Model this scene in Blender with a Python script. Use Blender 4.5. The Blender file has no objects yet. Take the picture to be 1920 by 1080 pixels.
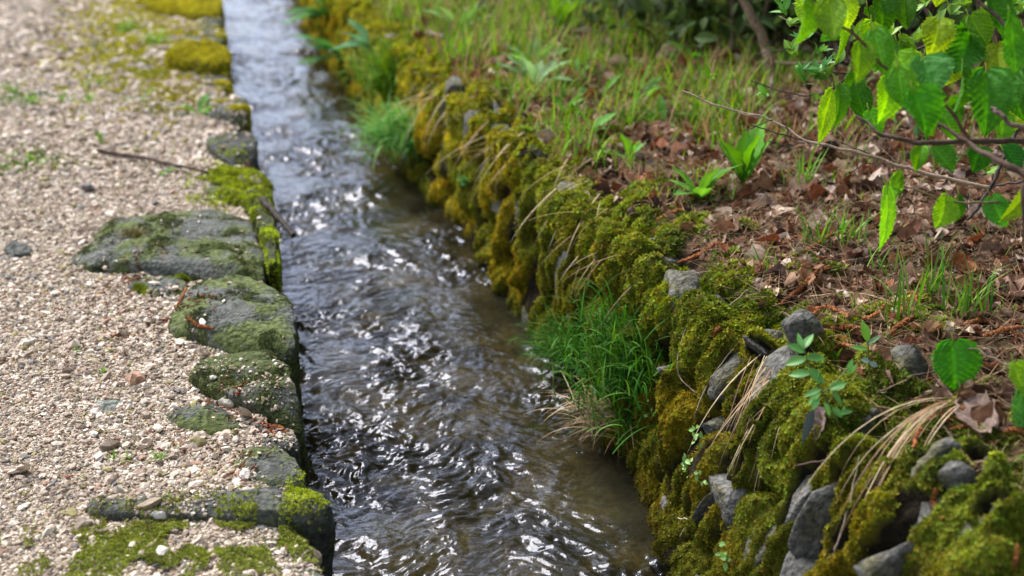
import bpy, math
import numpy as np
from mathutils import Vector
from mathutils.bvhtree import BVHTree
rng = np.random.default_rng(7)
R = math.radians
S = bpy.context.scene
C = S.collection

# ------------------------------------------------------------------ camera
F_PX = 2400.0; H = 0.9                     # focal length in 1920-px units, camera height over the path
PITCH = math.atan(870 / F_PX)
YAW = math.atan(618 / (F_PX * math.cos(PITCH) + 870 * math.sin(PITCH)))
FW = np.array([math.sin(YAW) * math.cos(PITCH), math.cos(YAW) * math.cos(PITCH), -math.sin(PITCH)])
RT = np.array([math.cos(YAW), -math.sin(YAW), 0.0]); UP = np.cross(RT, FW)
CAM = np.array([0, 0, H])
cd = bpy.data.cameras.new('camera'); cam = bpy.data.objects.new('camera', cd); C.objects.link(cam)
cam.location = (0, 0, H); cam.rotation_euler = (math.pi / 2 - PITCH, 0, -YAW)
cd.sensor_width = 36; cd.lens = 36 * F_PX / 1920; cd.clip_start = 0.05; cd.clip_end = 500
cd.dof.use_dof = True; cd.dof.focus_distance = 2.04; cd.dof.aperture_fstop = 3.5
S.camera = cam

# ------------------------------------------------------------------ light
SUN_EL, SUN_AZ = 52.0, -28.0               # azimuth from +Y towards +X
W = bpy.data.worlds.new('World'); S.world = W; W.use_nodes = True
nt = W.node_tree; bg = nt.nodes['Background']
sky = nt.nodes.new('ShaderNodeTexSky'); sky.sky_type = 'NISHITA'; sky.sun_disc = False
sky.sun_elevation = R(SUN_EL); sky.sun_rotation = R(SUN_AZ); sky.air_density = 1.0; sky.dust_density = 1.5; sky.ozone_density = 1.0
wtc = nt.nodes.new('ShaderNodeTexCoord'); wn = nt.nodes.new('ShaderNodeTexNoise'); wn.inputs['Scale'].default_value = 4.5; wn.inputs['Detail'].default_value = 6.0
wr = nt.nodes.new('ShaderNodeMapRange'); wr.interpolation_type = 'SMOOTHSTEP'; wr.inputs[1].default_value = .42; wr.inputs[2].default_value = .62; wr.inputs[3].default_value = .30; wr.inputs[4].default_value = 4.4
wv = nt.nodes.new('ShaderNodeVectorMath'); wv.operation = 'SCALE'; whs = nt.nodes.new('ShaderNodeHueSaturation'); whs.inputs['Saturation'].default_value = .62
nt.links.new(wtc.outputs['Generated'], wn.inputs['Vector']); nt.links.new(wn.outputs['Fac'], wr.inputs[0]); nt.links.new(sky.outputs[0], whs.inputs['Color'])
nt.links.new(whs.outputs[0], wv.inputs[0]); nt.links.new(wr.outputs[0], wv.inputs['Scale']); nt.links.new(wv.outputs[0], bg.inputs[0]); bg.inputs[1].default_value = 0.095   # broken bright cloud
sl = bpy.data.lights.new('sun', 'SUN'); so = bpy.data.objects.new('sun', sl); C.objects.link(so)
sl.energy = 4.1; sl.angle = R(30); sl.color = (1.0, 0.97, 0.93)
so.rotation_euler = (R(90 - SUN_EL), 0, R(180 - SUN_AZ)); so.location = (-3, 5, 8)
S.view_settings.view_transform = 'Standard'; S.view_settings.look = 'None'
S.view_settings.exposure = 0.58; S.view_settings.gamma = 1

# ------------------------------------------------------------------ helpers
def ray(px, py):
    r = FW + RT * (px - 960) / F_PX - UP * (py - 540) / F_PX
    return r
def at_z(px, py, z):
    r = ray(px, py); return CAM + r * ((z - H) / r[2])
def at_d(px, py, d): return CAM + ray(px, py) * d
def unit(v): v = np.asarray(v, float); return v / (np.linalg.norm(v, axis=-1, keepdims=True) + 1e-12)

_perm = np.random.default_rng(3).permutation(256); _perm = np.concatenate([_perm, _perm, _perm])
_grad = unit(np.random.default_rng(4).normal(size=(256, 3)))
def pn(x, y, z=0.0):
    x, y, z = np.broadcast_arrays(np.asarray(x, float), np.asarray(y, float), np.asarray(z, float))
    xi = np.floor(x).astype(int); yi = np.floor(y).astype(int); zi = np.floor(z).astype(int)
    xf = x - xi; yf = y - yi; zf = z - zi
    u = xf ** 3 * (xf * (xf * 6 - 15) + 10); v = yf ** 3 * (yf * (yf * 6 - 15) + 10); w = zf ** 3 * (zf * (zf * 6 - 15) + 10)
    out = 0
    for dx in (0, 1):
        for dy in (0, 1):
            for dz in (0, 1):
                h = _perm[_perm[_perm[(xi + dx) & 255] + ((yi + dy) & 255)] + ((zi + dz) & 255)]
                g = _grad[h]
                d = g[..., 0] * (xf - dx) + g[..., 1] * (yf - dy) + g[..., 2] * (zf - dz)
                out = out + d * (u if dx else 1 - u) * (v if dy else 1 - v) * (w if dz else 1 - w)
    return out * 1.5
def fbm(x, y, z=0.0, o=4, g=0.5):
    s = 0; a = 1.0; f = 1.0
    for i in range(o):
        s = s + a * pn(np.asarray(x) * f + i * 17.3, np.asarray(y) * f - i * 5.1, np.asarray(z) * f + i * 3.7); a *= g; f *= 2.03
    return s
def smooth(a, b, x): t = np.clip((x - a) / (b - a), 0, 1); return t * t * (3 - 2 * t)

def mesh_obj(name, V, Fc, mat, parent=None, col=None, sm=False):
    V = np.ascontiguousarray(V, dtype=np.float32).reshape(-1, 3); Fc = np.ascontiguousarray(Fc, dtype=np.int32)
    me = bpy.data.meshes.new(name); n, k = Fc.shape
    me.vertices.add(len(V)); me.vertices.foreach_set('co', V.ravel())
    me.loops.add(n * k); me.loops.foreach_set('vertex_index', Fc.ravel())
    me.polygons.add(n); me.polygons.foreach_set('loop_start', np.arange(0, n * k, k, dtype=np.int32))
    me.polygons.foreach_set('use_smooth', np.full(n, sm))
    me.update(calc_edges=True)
    if col is not None:
        a = me.color_attributes.new('col', 'FLOAT_COLOR', 'POINT')
        c = np.ones((len(V), 4), np.float32); c[:, :3] = col; a.data.foreach_set('color', c.ravel())
    me.materials.append(mat)
    o = bpy.data.objects.new(name, me); C.objects.link(o)
    if parent: o.parent = parent
    return o
def tag(o, label=None, cat=None, group=None, kind=None):
    if label: o['label'] = label
    if cat: o['category'] = cat
    if group: o['group'] = group
    if kind: o['kind'] = kind
    return o
def empty(name, loc=(0, 0, 0)):
    o = bpy.data.objects.new(name, None); o.location = [float(v) for v in loc]; o.empty_display_size = 0.05; C.objects.link(o); return o
def grid_faces(nr, nc):
    i = np.arange(nr * nc).reshape(nr, nc)
    return np.stack([i[:-1, :-1], i[:-1, 1:], i[1:, 1:], i[1:, :-1]], -1).reshape(-1, 4)
def bvh(V, Fc): return BVHTree.FromPolygons([tuple(v) for v in np.asarray(V).reshape(-1, 3).tolist()], [tuple(f) for f in Fc.tolist()])
def grid_normals(P):
    a = np.gradient(P, axis=0); b = np.gradient(P, axis=1); return unit(np.cross(b, a))
class Merge:
    def __init__(s): s.V = []; s.F = []; s.c = []; s.n = 0
    def add(s, V, Fc, col=None):
        V = np.asarray(V, float).reshape(-1, 3); s.V.append(V); s.F.append(np.asarray(Fc) + s.n)
        s.c.append(np.broadcast_to(np.array([1, 1, 1.0]) if col is None else np.asarray(col, float), (len(V), 3))); s.n += len(V)
    def obj(s, name, mat, parent=None, sm=False):
        if not s.V: return None
        return mesh_obj(name, np.concatenate(s.V), np.concatenate(s.F), mat, parent, np.concatenate(s.c), sm)
    def rel(s, origin): s.V = [v - np.asarray(origin) for v in s.V]; return s

def frames(N, yaw):
    """rotation matrices (n,3,3) with columns x,y,z; z = N, spun by yaw"""
    N = unit(N); ref = np.where(np.abs(N[:, 2:3]) < 0.9, np.array([[0, 0, 1.0]]), np.array([[1.0, 0, 0]]))
    a = unit(np.cross(ref, N)); b = np.cross(N, a)
    c = np.cos(yaw)[:, None]; s = np.sin(yaw)[:, None]
    x = a * c + b * s; y = -a * s + b * c
    return np.stack([x, y, N], -1)
def scatter(TV, TF, pos, M, scale, col):
    """template (nt verts) copied n times -> one big mesh arrays. TV may be (n,nt,3)"""
    n = len(pos); TV = np.asarray(TV, float)
    if TV.ndim == 2: TV = np.broadcast_to(TV, (n,) + TV.shape)
    k = TV.shape[1]
    sc = np.asarray(scale, float)
    if sc.ndim == 1: sc = sc[:, None]
    V = np.einsum('nij,nkj->nki', M, TV * sc[:, None, :]) + pos[:, None, :]
    Fc = (np.asarray(TF)[None] + (np.arange(n) * k)[:, None, None]).reshape(-1, np.asarray(TF).shape[1])
    col = np.asarray(col, float)
    if col.ndim == 2: col = np.repeat(col[:, None, :], k, 1)
    return V.reshape(-1, 3), Fc, col.reshape(-1, 3)
def blades(pos, az, length, width, th0, kap, col, seg=5, updir=None, tipcol=None, side_tw=0.0):
    """curved tapering strips. th0 = start angle from vertical, kap = extra bend"""
    n = len(pos); pos = np.asarray(pos, float)
    d = np.stack([np.cos(az), np.sin(az), np.zeros(n)], -1); up = np.array([[0, 0, 1.0]])
    side = np.stack([-np.sin(az), np.cos(az), np.zeros(n)], -1)
    P = [pos]; 
    for i in range(seg):
        th = th0 + kap * ((i + .5) / seg) ** 1.3
        st = (length / seg)[:, None]
        P.append(P[-1] + st * (np.sin(th)[:, None] * d + np.cos(th)[:, None] * up) + side * (side_tw * length / seg * math.sin(i * 1.3))[:, None] if not np.isscalar(side_tw) else P[-1] + st * (np.sin(th)[:, None] * d + np.cos(th)[:, None] * up))
    P = np.stack(P, 1)
    t = np.linspace(0, 1, seg + 1)
    w = width[:, None] * (np.clip(1.15 - t ** 1.5 * 1.1, 0.05, 1) * np.where(t < 0.1, .8, 1))[None]
    off = side[:, None, :] * w[..., None] * .5
    V = np.stack([P - off, P + off], 2).reshape(n, -1, 3); k = V.shape[1]
    base = np.array([[2 * i, 2 * i + 1, 2 * i + 3, 2 * i + 2] for i in range(seg)])
    Fc = (base[None] + (np.arange(n) * k)[:, None, None]).reshape(-1, 4)
    col = np.asarray(col, float); cc = np.repeat(col[:, None, :], k, 1)
    return V.reshape(-1, 3), Fc, cc.reshape(-1, 3)
def tube(path, rad, sides=7):
    path = np.asarray(path, float); n = len(path); rad = np.broadcast_to(np.asarray(rad, float), (n,))
    T = unit(np.gradient(path, axis=0)); ref = np.array([0.13, 0.2, 1.0]); ref2 = np.array([1.0, 0.1, 0])
    a = np.cross(T, ref); bad = np.linalg.norm(a, axis=1) < .15; a[bad] = np.cross(T[bad], ref2); a = unit(a); b = np.cross(T, a)
    th = np.arange(sides) * 2 * math.pi / sides
    V = path[:, None] + rad[:, None, None] * (np.cos(th)[None, :, None] * a[:, None] + np.sin(th)[None, :, None] * b[:, None])
    i = np.arange(n * sides).reshape(n, sides); j = np.roll(i, -1, 1)
    Fc = np.stack([i[:-1], j[:-1], j[1:], i[1:]], -1).reshape(-1, 4)
    V = V.reshape(-1, 3); c0 = len(V); V = np.vstack([V, path[:1], path[-1:]])
    cap = [[i[0, q], c0, c0, j[0, q]] for q in range(0)]
    return V, Fc
def resample(pts, n, jit=0.0, seed=0):
    pts = np.asarray(pts, float); m = len(pts)
    # Catmull-Rom
    P = np.vstack([2 * pts[0] - pts[1], pts, 2 * pts[-1] - pts[-2]])
    t = np.linspace(0, m - 1 - 1e-6, n); i = t.astype(int); f = (t - i)[:, None]
    p0, p1, p2, p3 = P[i], P[i + 1], P[i + 2], P[i + 3]
    o = .5 * ((2 * p1) + (-p0 + p2) * f + (2 * p0 - 5 * p1 + 4 * p2 - p3) * f ** 2 + (-p0 + 3 * p1 - 3 * p2 + p3) * f ** 3)
    if jit:
        q = np.linspace(0, n * .35, n)
        o = o + jit * np.stack([pn(q, seed + .5, 0.3), pn(q, seed + 7.5, 1.3), pn(q, seed + 3.5, 9.3)], -1)
    return o

# ------------------------------------------------------------------ materials
def mat(name):
    m = bpy.data.materials.new(name); m.use_nodes = True; nt = m.node_tree
    b = nt.nodes['Principled BSDF']; return m, nt, b
def nd(nt, t, **kw):
    n = nt.nodes.new(t)
    for k, v in kw.items():
        if k in n.inputs: n.inputs[k].default_value = v
        else: setattr(n, k, v)
    return n
def attr_mat(name, rough=0.7, transl=0.0, spec=0.3, mott=0.25, mscale=60, bump=0.0, bscale=150, bdist=0.002):
    m, nt, b = mat(name); L = nt.links.new
    a = nd(nt, 'ShaderNodeAttribute', attribute_name='col')
    tc = nd(nt, 'ShaderNodeTexCoord'); nz = nd(nt, 'ShaderNodeTexNoise', Scale=mscale, Detail=5.0)
    L(tc.outputs['Object'], nz.inputs['Vector'])
    mr = nd(nt, 'ShaderNodeMapRange'); L(nz.outputs['Fac'], mr.inputs['Value'])
    mr.inputs[1].default_value = .3; mr.inputs[2].default_value = .7
    mr.inputs[3].default_value = 1 - mott; mr.inputs[4].default_value = 1 + mott
    mx = nd(nt, 'ShaderNodeVectorMath', operation='SCALE'); L(a.outputs['Color'], mx.inputs[0]); L(mr.outputs[0], mx.inputs['Scale'])
    L(mx.outputs[0], b.inputs['Base Color']); b.inputs['Roughness'].default_value = rough
    b.inputs['Specular IOR Level'].default_value = spec
    if bump:
        bn = nd(nt, 'ShaderNodeTexNoise', Scale=bscale, Detail=6.0); L(tc.outputs['Object'], bn.inputs['Vector'])
        bp = nd(nt, 'ShaderNodeBump', Strength=bump, Distance=bdist); L(bn.outputs['Fac'], bp.inputs['Height']); L(bp.outputs[0], b.inputs['Normal'])
    if transl:
        tr = nd(nt, 'ShaderNodeBsdfTranslucent'); hs = nd(nt, 'ShaderNodeHueSaturation', Hue=.485, Saturation=1.15, Value=1.5)
        L(mx.outputs[0], hs.inputs['Color']); L(hs.outputs[0], tr.inputs['Color'])
        ms = nd(nt, 'ShaderNodeMixShader'); ms.inputs[0].default_value = transl
        L(b.outputs[0], ms.inputs[1]); L(tr.outputs[0], ms.inputs[2]); L(ms.outputs[0], nt.nodes['Material Output'].inputs[0])
    return m
M_peb = attr_mat('crushed_limestone', .85, mott=.22, mscale=180, bump=.5, bscale=500, bdist=.001)
M_stone = attr_mat('weathered_stone', .9, spec=.3, mott=.6, mscale=110, bump=1.0, bscale=120, bdist=.010)
M_moss = attr_mat('moss_leaves', .75, transl=.22, spec=.15, mott=.25, mscale=30)
M_mossbase = attr_mat('moss_mat', .95, spec=.08, mott=.35, mscale=90, bump=1.0, bscale=260, bdist=.006)
M_grass = attr_mat('grass_blades', .65, transl=.25, spec=.08, mott=.15, mscale=20)
M_dry = attr_mat('dry_straw', .7, transl=.12, spec=.3, mott=.3, mscale=60)
M_litter = attr_mat('dead_leaf', .8, transl=.1, spec=.15, mott=.35, mscale=90, bump=.5, bscale=220, bdist=.002)
M_leaf = attr_mat('fresh_leaf', .6, transl=.36, spec=.12, mott=.10, mscale=25)
M_shiny = attr_mat('waxy_leaf', .4, transl=.25, spec=.3, mott=.12, mscale=30)
M_bark = attr_mat('twig_bark', .75, spec=.25, mott=.4, mscale=120, bump=.6, bscale=300, bdist=.002)
M_catkin = attr_mat('catkin_scales', .85, spec=.1, mott=.4, mscale=300, bump=.8, bscale=600, bdist=.002)
M_soil = attr_mat('soil', .95, spec=.1, mott=.5, mscale=60, bump=1.0, bscale=120, bdist=.01)

# ------------------------------------------------------------------ stream: bed and water
Wz = -0.20
def basex(Y): return np.interp(Y, [0.5, 1.2, 1.6, 1.97, 2.4, 2.72, 3.2, 3.6, 4.0, 4.3, 5.0, 6.5, 9, 60], [.63, .64, .665, .73, .745, .725, .725, .72, .67, .65, .645, .62, .62, .62])
def lipx(Y): return np.interp(Y, [0.5, 1.13, 1.28, 1.67, 1.94, 2.34, 2.89, 3.6, 4.3, 5.75, 8, 60], [.90, .885, .875, .86, .805, .775, .765, .755, .745, .675, .66, .66])
def leftx(Y): return np.interp(Y, [0, 1.4, 1.8, 2.5, 3, 3.9, 5.1, 7.2, 60], [.11, .11, .10, .135, .13, .135, .10, .11, .11])
ys = np.concatenate([np.linspace(.9, 3.2, 800), 3.2 + (np.geomspace(1, 58, 800) - 1)]); ys = np.concatenate([np.linspace(-4, .88, 40), ys])
us = np.linspace(0, 1, 300)
Yg, Ug = np.meshgrid(ys, us, indexing='ij'); Xg = -.06 + Ug * 1.08
# waves: choppy ripples pushed downstream (towards the camera), crests swept back from the walls
wx = Xg + .035 * pn(Xg * 7, Yg * 5, 2.2) + .012 * pn(Xg * 20, Yg * 16, 2.9); wy = Yg + .05 * pn(Xg * 6, Yg * 4, 8.8) + .014 * pn(Xg * 22, Yg * 18, 7.7)
sk = .35 * np.abs(wx - .42)
a1 = pn(wx * 14, (wy - sk) * 21, .4); a2 = pn(wx * 30, (wy + sk * .6) * 48, 3.4); a3 = pn(wx * 66, wy * 105, 5.4)
rid = 1 - 2 * np.abs(pn(wx * 15 + 4, (wy - sk * 1.6) * 30, 11.1)); rid2 = 1 - 2 * np.abs(pn(wx * 42 + 4, (wy + sk) * 70, 15.1))
amp = .32 + 1.05 * smooth(-.35, .5, fbm(Xg * 4.5, Yg * 2.6 - Xg, 6.1, 3))
ampb = .35 + 1.2 * smooth(-.3, .45, fbm(Xg * 3.2 + 9, Yg * 2.0 + Xg * 1.5, 16.1, 3))
str_ = 1 - 2 * np.abs(pn(wx * 9 + 2, (wy - 1.4 * np.abs(wx - .42)) * 9, 21.))
Zw = Wz + .0012 * ampb * str_ + .009 * ampb * pn(wx * 7, (wy - sk) * 9, 31.) + amp * 1.0 * (.0066 * a1 + .0052 * a2 + .0030 * a3 * np.clip(ampb, 0, 1.2) + .0012 * rid + .0027 * rid2) + .008 * pn(Xg * 4, Yg * 3.2, 1.0)
m, nt, b = mat('stream_water'); L = nt.links.new
nt.nodes.remove(b)
tc = nd(nt, 'ShaderNodeTexCoord'); n1 = nd(nt, 'ShaderNodeTexNoise', Scale=95.0, Detail=3.0); L(tc.outputs['Object'], n1.inputs['Vector'])
n2 = nd(nt, 'ShaderNodeTexNoise', Scale=38.0, Detail=4.0, Distortion=.6); L(tc.outputs['Object'], n2.inputs['Vector'])
bp0 = nd(nt, 'ShaderNodeBump', Strength=.55, Distance=.004); L(n2.outputs['Fac'], bp0.inputs['Height'])
bp = nd(nt, 'ShaderNodeBump', Strength=.4, Distance=.0016); L(n1.outputs['Fac'], bp.inputs['Height']); L(bp0.outputs[0], bp.inputs['Normal'])
fr = nd(nt, 'ShaderNodeFresnel', IOR=1.38); L(bp.outputs[0], fr.inputs['Normal'])
gl = nd(nt, 'ShaderNodeBsdfGlossy', Roughness=.09, Color=(.80, .82, .93, 1)); L(bp.outputs[0], gl.inputs['Normal'])
tp = nd(nt, 'ShaderNodeBsdfTransparent', Color=(.58, .55, .43, 1))
df = nd(nt, 'ShaderNodeBsdfDiffuse'); 
nb = nd(nt, 'ShaderNodeTexNoise', Scale=7.0, Detail=4.0); L(tc.outputs['Object'], nb.inputs['Vector'])
cr = nd(nt, 'ShaderNodeValToRGB'); cr.color_ramp.elements[0].position = .35; cr.color_ramp.elements[0].color = (.018, .017, .011, 1)
cr.color_ramp.elements[1].position = .68; cr.color_ramp.elements[1].color = (.062, .057, .034, 1)
L(nb.outputs['Fac'], cr.inputs[0]); L(cr.outputs[0], df.inputs['Color']); L(bp.outputs[0], df.inputs['Normal'])
m1 = nd(nt, 'ShaderNodeMixShader'); m1.inputs[0].default_value = .38; L(tp.outputs[0], m1.inputs[1]); L(df.outputs[0], m1.inputs[2])
m2 = nd(nt, 'ShaderNodeMixShader'); L(fr.outputs[0], m2.inputs[0]); L(m1.outputs[0], m2.inputs[1]); L(gl.outputs[0], m2.inputs[2])
L(m2.outputs[0], nt.nodes['Material Output'].inputs[0]); M_water = m
tag(mesh_obj('stream_water', np.stack([Xg, Yg, Zw], -1), grid_faces(*Xg.shape), M_water, sm=True), kind='structure')
yb = np.concatenate([np.linspace(-4, .8, 20), np.linspace(.9, 4, 260), np.geomspace(4.05, 60, 90)]); xb = np.linspace(-.10, 1.0, 90)
Yb, Xb = np.meshgrid(yb, xb, indexing='ij')
Zb = -.275 + .022 * fbm(Xb * 9, Yb * 9, .3, 4) + .012 * np.maximum(0, pn(Xb * 22, Yb * 22, 5))
tt = smooth(-.3, .4, fbm(Xb * 6, Yb * 6, 9.2, 4))[..., None]
cb = np.array([.04, .032, .012]) * (1 - tt) + np.array([.30, .245, .12]) * tt
cb = cb * (1 + .5 * fbm(Xb * 40, Yb * 40, 2, 2)[..., None]).clip(.4, 2)
tag(mesh_obj('stream_bed', np.stack([Xb, Yb, Zb], -1), grid_faces(*Xb.shape), M_soil, col=cb.reshape(-1, 3), sm=True), kind='structure')

# ------------------------------------------------------------------ left bank: path sheet
def path_z(X, Y): return .006 * fbm(X * 4, Y * 4, .7, 3) + .004 * fbm(X * 30, Y * 30, 4.7, 2) - .012 * smooth(-.12, .05, X - leftx(Y) + .02)
yp = np.concatenate([np.linspace(-6, .9, 14), np.linspace(1, 4, 300), np.geomspace(4.02, 60, 150)])
q = np.concatenate([-np.geomspace(30, .75, 36), np.linspace(-.74, -.055, 100), [-.05, -.045, -.04]])
Yp, Q = np.meshgrid(yp, q, indexing='ij'); Xp = leftx(Yp) + Q + .008 * pn(Yp * 9, 3.3)
Zp = path_z(Xp, Yp); Zp[:, -2] -= .06; Zp[:, -1] -= .4
PATH_G = np.stack([Xp, Yp, Zp], -1); PATH_F = grid_faces(*Xp.shape)
t1 = (.5 + .5 * fbm(Xp * 25, Yp * 25, 1, 3)).clip(0, 1)[..., None]
cp = np.array([.16, .125, .09]) * (1 - t1) + np.array([.38, .31, .24]) * t1
m, nt, b = mat('gravel_path'); L = nt.links.new
a = nd(nt, 'ShaderNodeAttribute', attribute_name='col'); tc = nd(nt, 'ShaderNodeTexCoord')
vo = nd(nt, 'ShaderNodeTexVoronoi', Scale=120.0); L(tc.outputs['Object'], vo.inputs['Vector'])
hs = nd(nt, 'ShaderNodeHueSaturation'); L(a.outputs['Color'], hs.inputs['Color'])
sp = nd(nt, 'ShaderNodeSeparateColor'); L(vo.outputs['Color'], sp.inputs[0])
mr = nd(nt, 'ShaderNodeMapRange'); mr.inputs[3].default_value = .5; mr.inputs[4].default_value = 1.5; L(sp.outputs[0], mr.inputs[0]); L(mr.outputs[0], hs.inputs['Value'])
L(hs.outputs[0], b.inputs['Base Color']); b.inputs['Roughness'].default_value = .95; b.inputs['Specular IOR Level'].default_value = .15
bp = nd(nt, 'ShaderNodeBump', Strength=1.0, Distance=.006, invert=True); L(vo.outputs['Distance'], bp.inputs['Height']); L(bp.outputs[0], b.inputs['Normal'])
tag(mesh_obj('path', PATH_G, PATH_F, m, col=cp.reshape(-1, 3), sm=True), kind='structure')

# ------------------------------------------------------------------ kerb stones
LEFT_V = [PATH_G.reshape(-1, 3)]; LEFT_F = [PATH_F]; LEFT_ID = [np.full(len(PATH_F), -1)]
def kerb_stone(sid, px, z, label, moss=0.0, bottom=-.36, dome=.012, green=.5, rnd=.02, dark=1.0, group=None, film=None):
    P = np.array([at_z(x, y, z)[:2] for x, y in px]); c = (P.max(0) + P.min(0)) / 2; rnd = rnd * .55
    n = 96
    PP = np.vstack([P, P[:1]]); tt_ = np.linspace(0, len(P), 400); loop = .75 * np.stack([np.interp(tt_, np.arange(len(PP)), PP[:, q_]) for q_ in (0, 1)], -1) + .25 * resample(PP, 400)
    ang = np.arctan2(loop[:, 1] - c[1], loop[:, 0] - c[0]); rad = np.hypot(loop[:, 1] - c[1], loop[:, 0] - c[0])
    th = np.linspace(-math.pi, math.pi, n, endpoint=False); o = np.argsort(ang)
    r = np.interp(th, ang[o], rad[o], period=2 * math.pi)
    r = np.convolve(np.concatenate([r[-1:], r, r[:1]]), [.2, .6, .2], 'valid')
    r = r * (1 + .03 * pn(np.cos(th) * 3, np.sin(th) * 3, sid * 1.7) + .035 * fbm(np.cos(th) * 9, np.sin(th) * 9, sid * 3.7, 2) * (r.mean() > .04))
    ins = rnd / max(r.mean(), .02)
    prof = [(f, 0.0) for f in np.linspace(0.02, 1 - min(ins, .6), 17)]
    for k in range(1, 7):
        a_ = k / 6 * math.pi / 2; prof.append((1 - min(ins, .6) * (1 - math.sin(a_)), -rnd * (1 - math.cos(a_))))
    for zz in np.linspace(.012, -(bottom - z) - rnd, 15): prof.append((1.0 + .02 * math.sin(zz * 25 + sid), -rnd - zz))
    prof = np.array(prof); nr = len(prof)
    X = c[0] + np.outer(prof[:, 0], r * np.cos(th)); Y = c[1] + np.outer(prof[:, 0], r * np.sin(th))
    tilt = .0
    Zs = z + prof[:, 1][:, None] + .35 * dome * (1 - (prof[:, 0] ** 2)[:, None]) * (prof[:, 1] > -.001)[:, None] + 0 * X
    lay = Zs * 60 + X * 14 + 2.2 * fbm(X * 9, Y * 9, sid, 2)
    D = .008 * fbm(X * 12 + sid, Y * 12, Zs * 14, 5, .55) + .0035 * (np.abs(lay % 1 - .5) * 2 - .5) * smooth(-.3, .3, pn(X * 10, Y * 10, sid + .5)) - .007 * smooth(.22, 0, np.abs(pn(X * 8 + Y * 5, Y * 9, sid + 4.4))) + .003 * (1 - 2 * np.abs(pn(X * 22 + Y * 9, Y * 26 - sid, Zs * 30)))
    outw = np.stack([np.cos(th) + 0 * X, np.sin(th) + 0 * X, 0 * X], -1)
    wgt = smooth(.9, 1.0, prof[:, 0])[:, None, None]
    V = np.stack([X, Y, Zs], -1) + D[..., None] * (outw * wgt * .8 + np.array([0, 0, 1.0]) * (1 - wgt * .6))
    kr = np.random.default_rng(sid + 900); hw = r.mean(); ce = np.array([c[0], c[1], z - .03])
    for _ in range(7 if sid in (5, 6, 8, 11, 12) else 0):
        nv_ = unit(np.array([kr.normal(), kr.normal(), kr.uniform(.3, 2.2)])); q_ = (V - ce) @ nv_; lim = np.percentile(q_, kr.uniform(94, 98.5)); V = V - (np.clip(q_ - lim, 0, None)[..., None] * nv_ * .8)
    V[..., 2] = np.where((prof[:, 0] < .98)[:, None], V[..., 2], np.minimum(V[..., 2], z - .001))
    g = smooth(-.15, .3, fbm(V[..., 0] * 13, V[..., 1] * 13 + sid, V[..., 2] * 13, 6, .65) + (green - .5) * 1.6)[..., None]
    side_shade = smooth(.0, -.05, V[..., 2] - z + .01)[..., None]  # shade painted into the stone colour: side faces darker below the top edge
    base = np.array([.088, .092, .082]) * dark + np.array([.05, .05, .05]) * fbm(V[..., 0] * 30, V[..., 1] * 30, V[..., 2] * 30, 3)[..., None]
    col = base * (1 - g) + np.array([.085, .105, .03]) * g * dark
    wet = smooth(-.08, -.16, V[..., 2])[..., None]; col = col * (1 - .6 * wet) * (1 - .35 * side_shade)
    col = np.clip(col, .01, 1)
    i = np.arange(nr * n).reshape(nr, n); j = np.roll(i, -1, 1)
    Fc = np.stack([i[:-1], i[1:], j[1:], j[:-1]], -1).reshape(-1, 4)
    Fc = np.vstack([Fc, [[i[0, k], i[0, (k + 1) % n], i[0, (k + 28) % n], i[0, (k + 56) % n]] for k in range(0)]]) if False else Fc
    org = np.array([c[0], c[1], z]); Vf = V.reshape(-1, 3)
    root = empty('kerb_stone' if sid < 50 else 'stone', org) if moss else None
    # close the small centre hole
    Vf = np.vstack([Vf, V[0].mean(0)]); ci = len(Vf) - 1; capf = np.stack([np.full(n, ci), i[0], j[0], j[0]], -1)
    # cap as tiny quads: use ring 0 as fan through duplicated centre verts
    capv = np.repeat(V[0].mean(0)[None], n, 0); k0 = len(Vf); Vf = np.vstack([Vf, capv]); idx = k0 + np.arange(n)
    cap = np.stack([i[0], j[0], np.roll(idx, -1), idx], -1)
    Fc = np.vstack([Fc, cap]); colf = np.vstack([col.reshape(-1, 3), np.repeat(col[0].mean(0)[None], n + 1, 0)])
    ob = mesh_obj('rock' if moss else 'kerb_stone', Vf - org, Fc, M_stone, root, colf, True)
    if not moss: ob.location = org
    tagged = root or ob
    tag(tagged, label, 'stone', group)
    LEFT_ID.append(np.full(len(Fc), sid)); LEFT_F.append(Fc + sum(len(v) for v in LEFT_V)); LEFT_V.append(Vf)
    if moss:
        MOSSY.append((root, org, V, moss, prof, sid in (5, 6, 8)))
MOSSY = []
G = 'kerb stones along the left edge of the stream'
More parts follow.
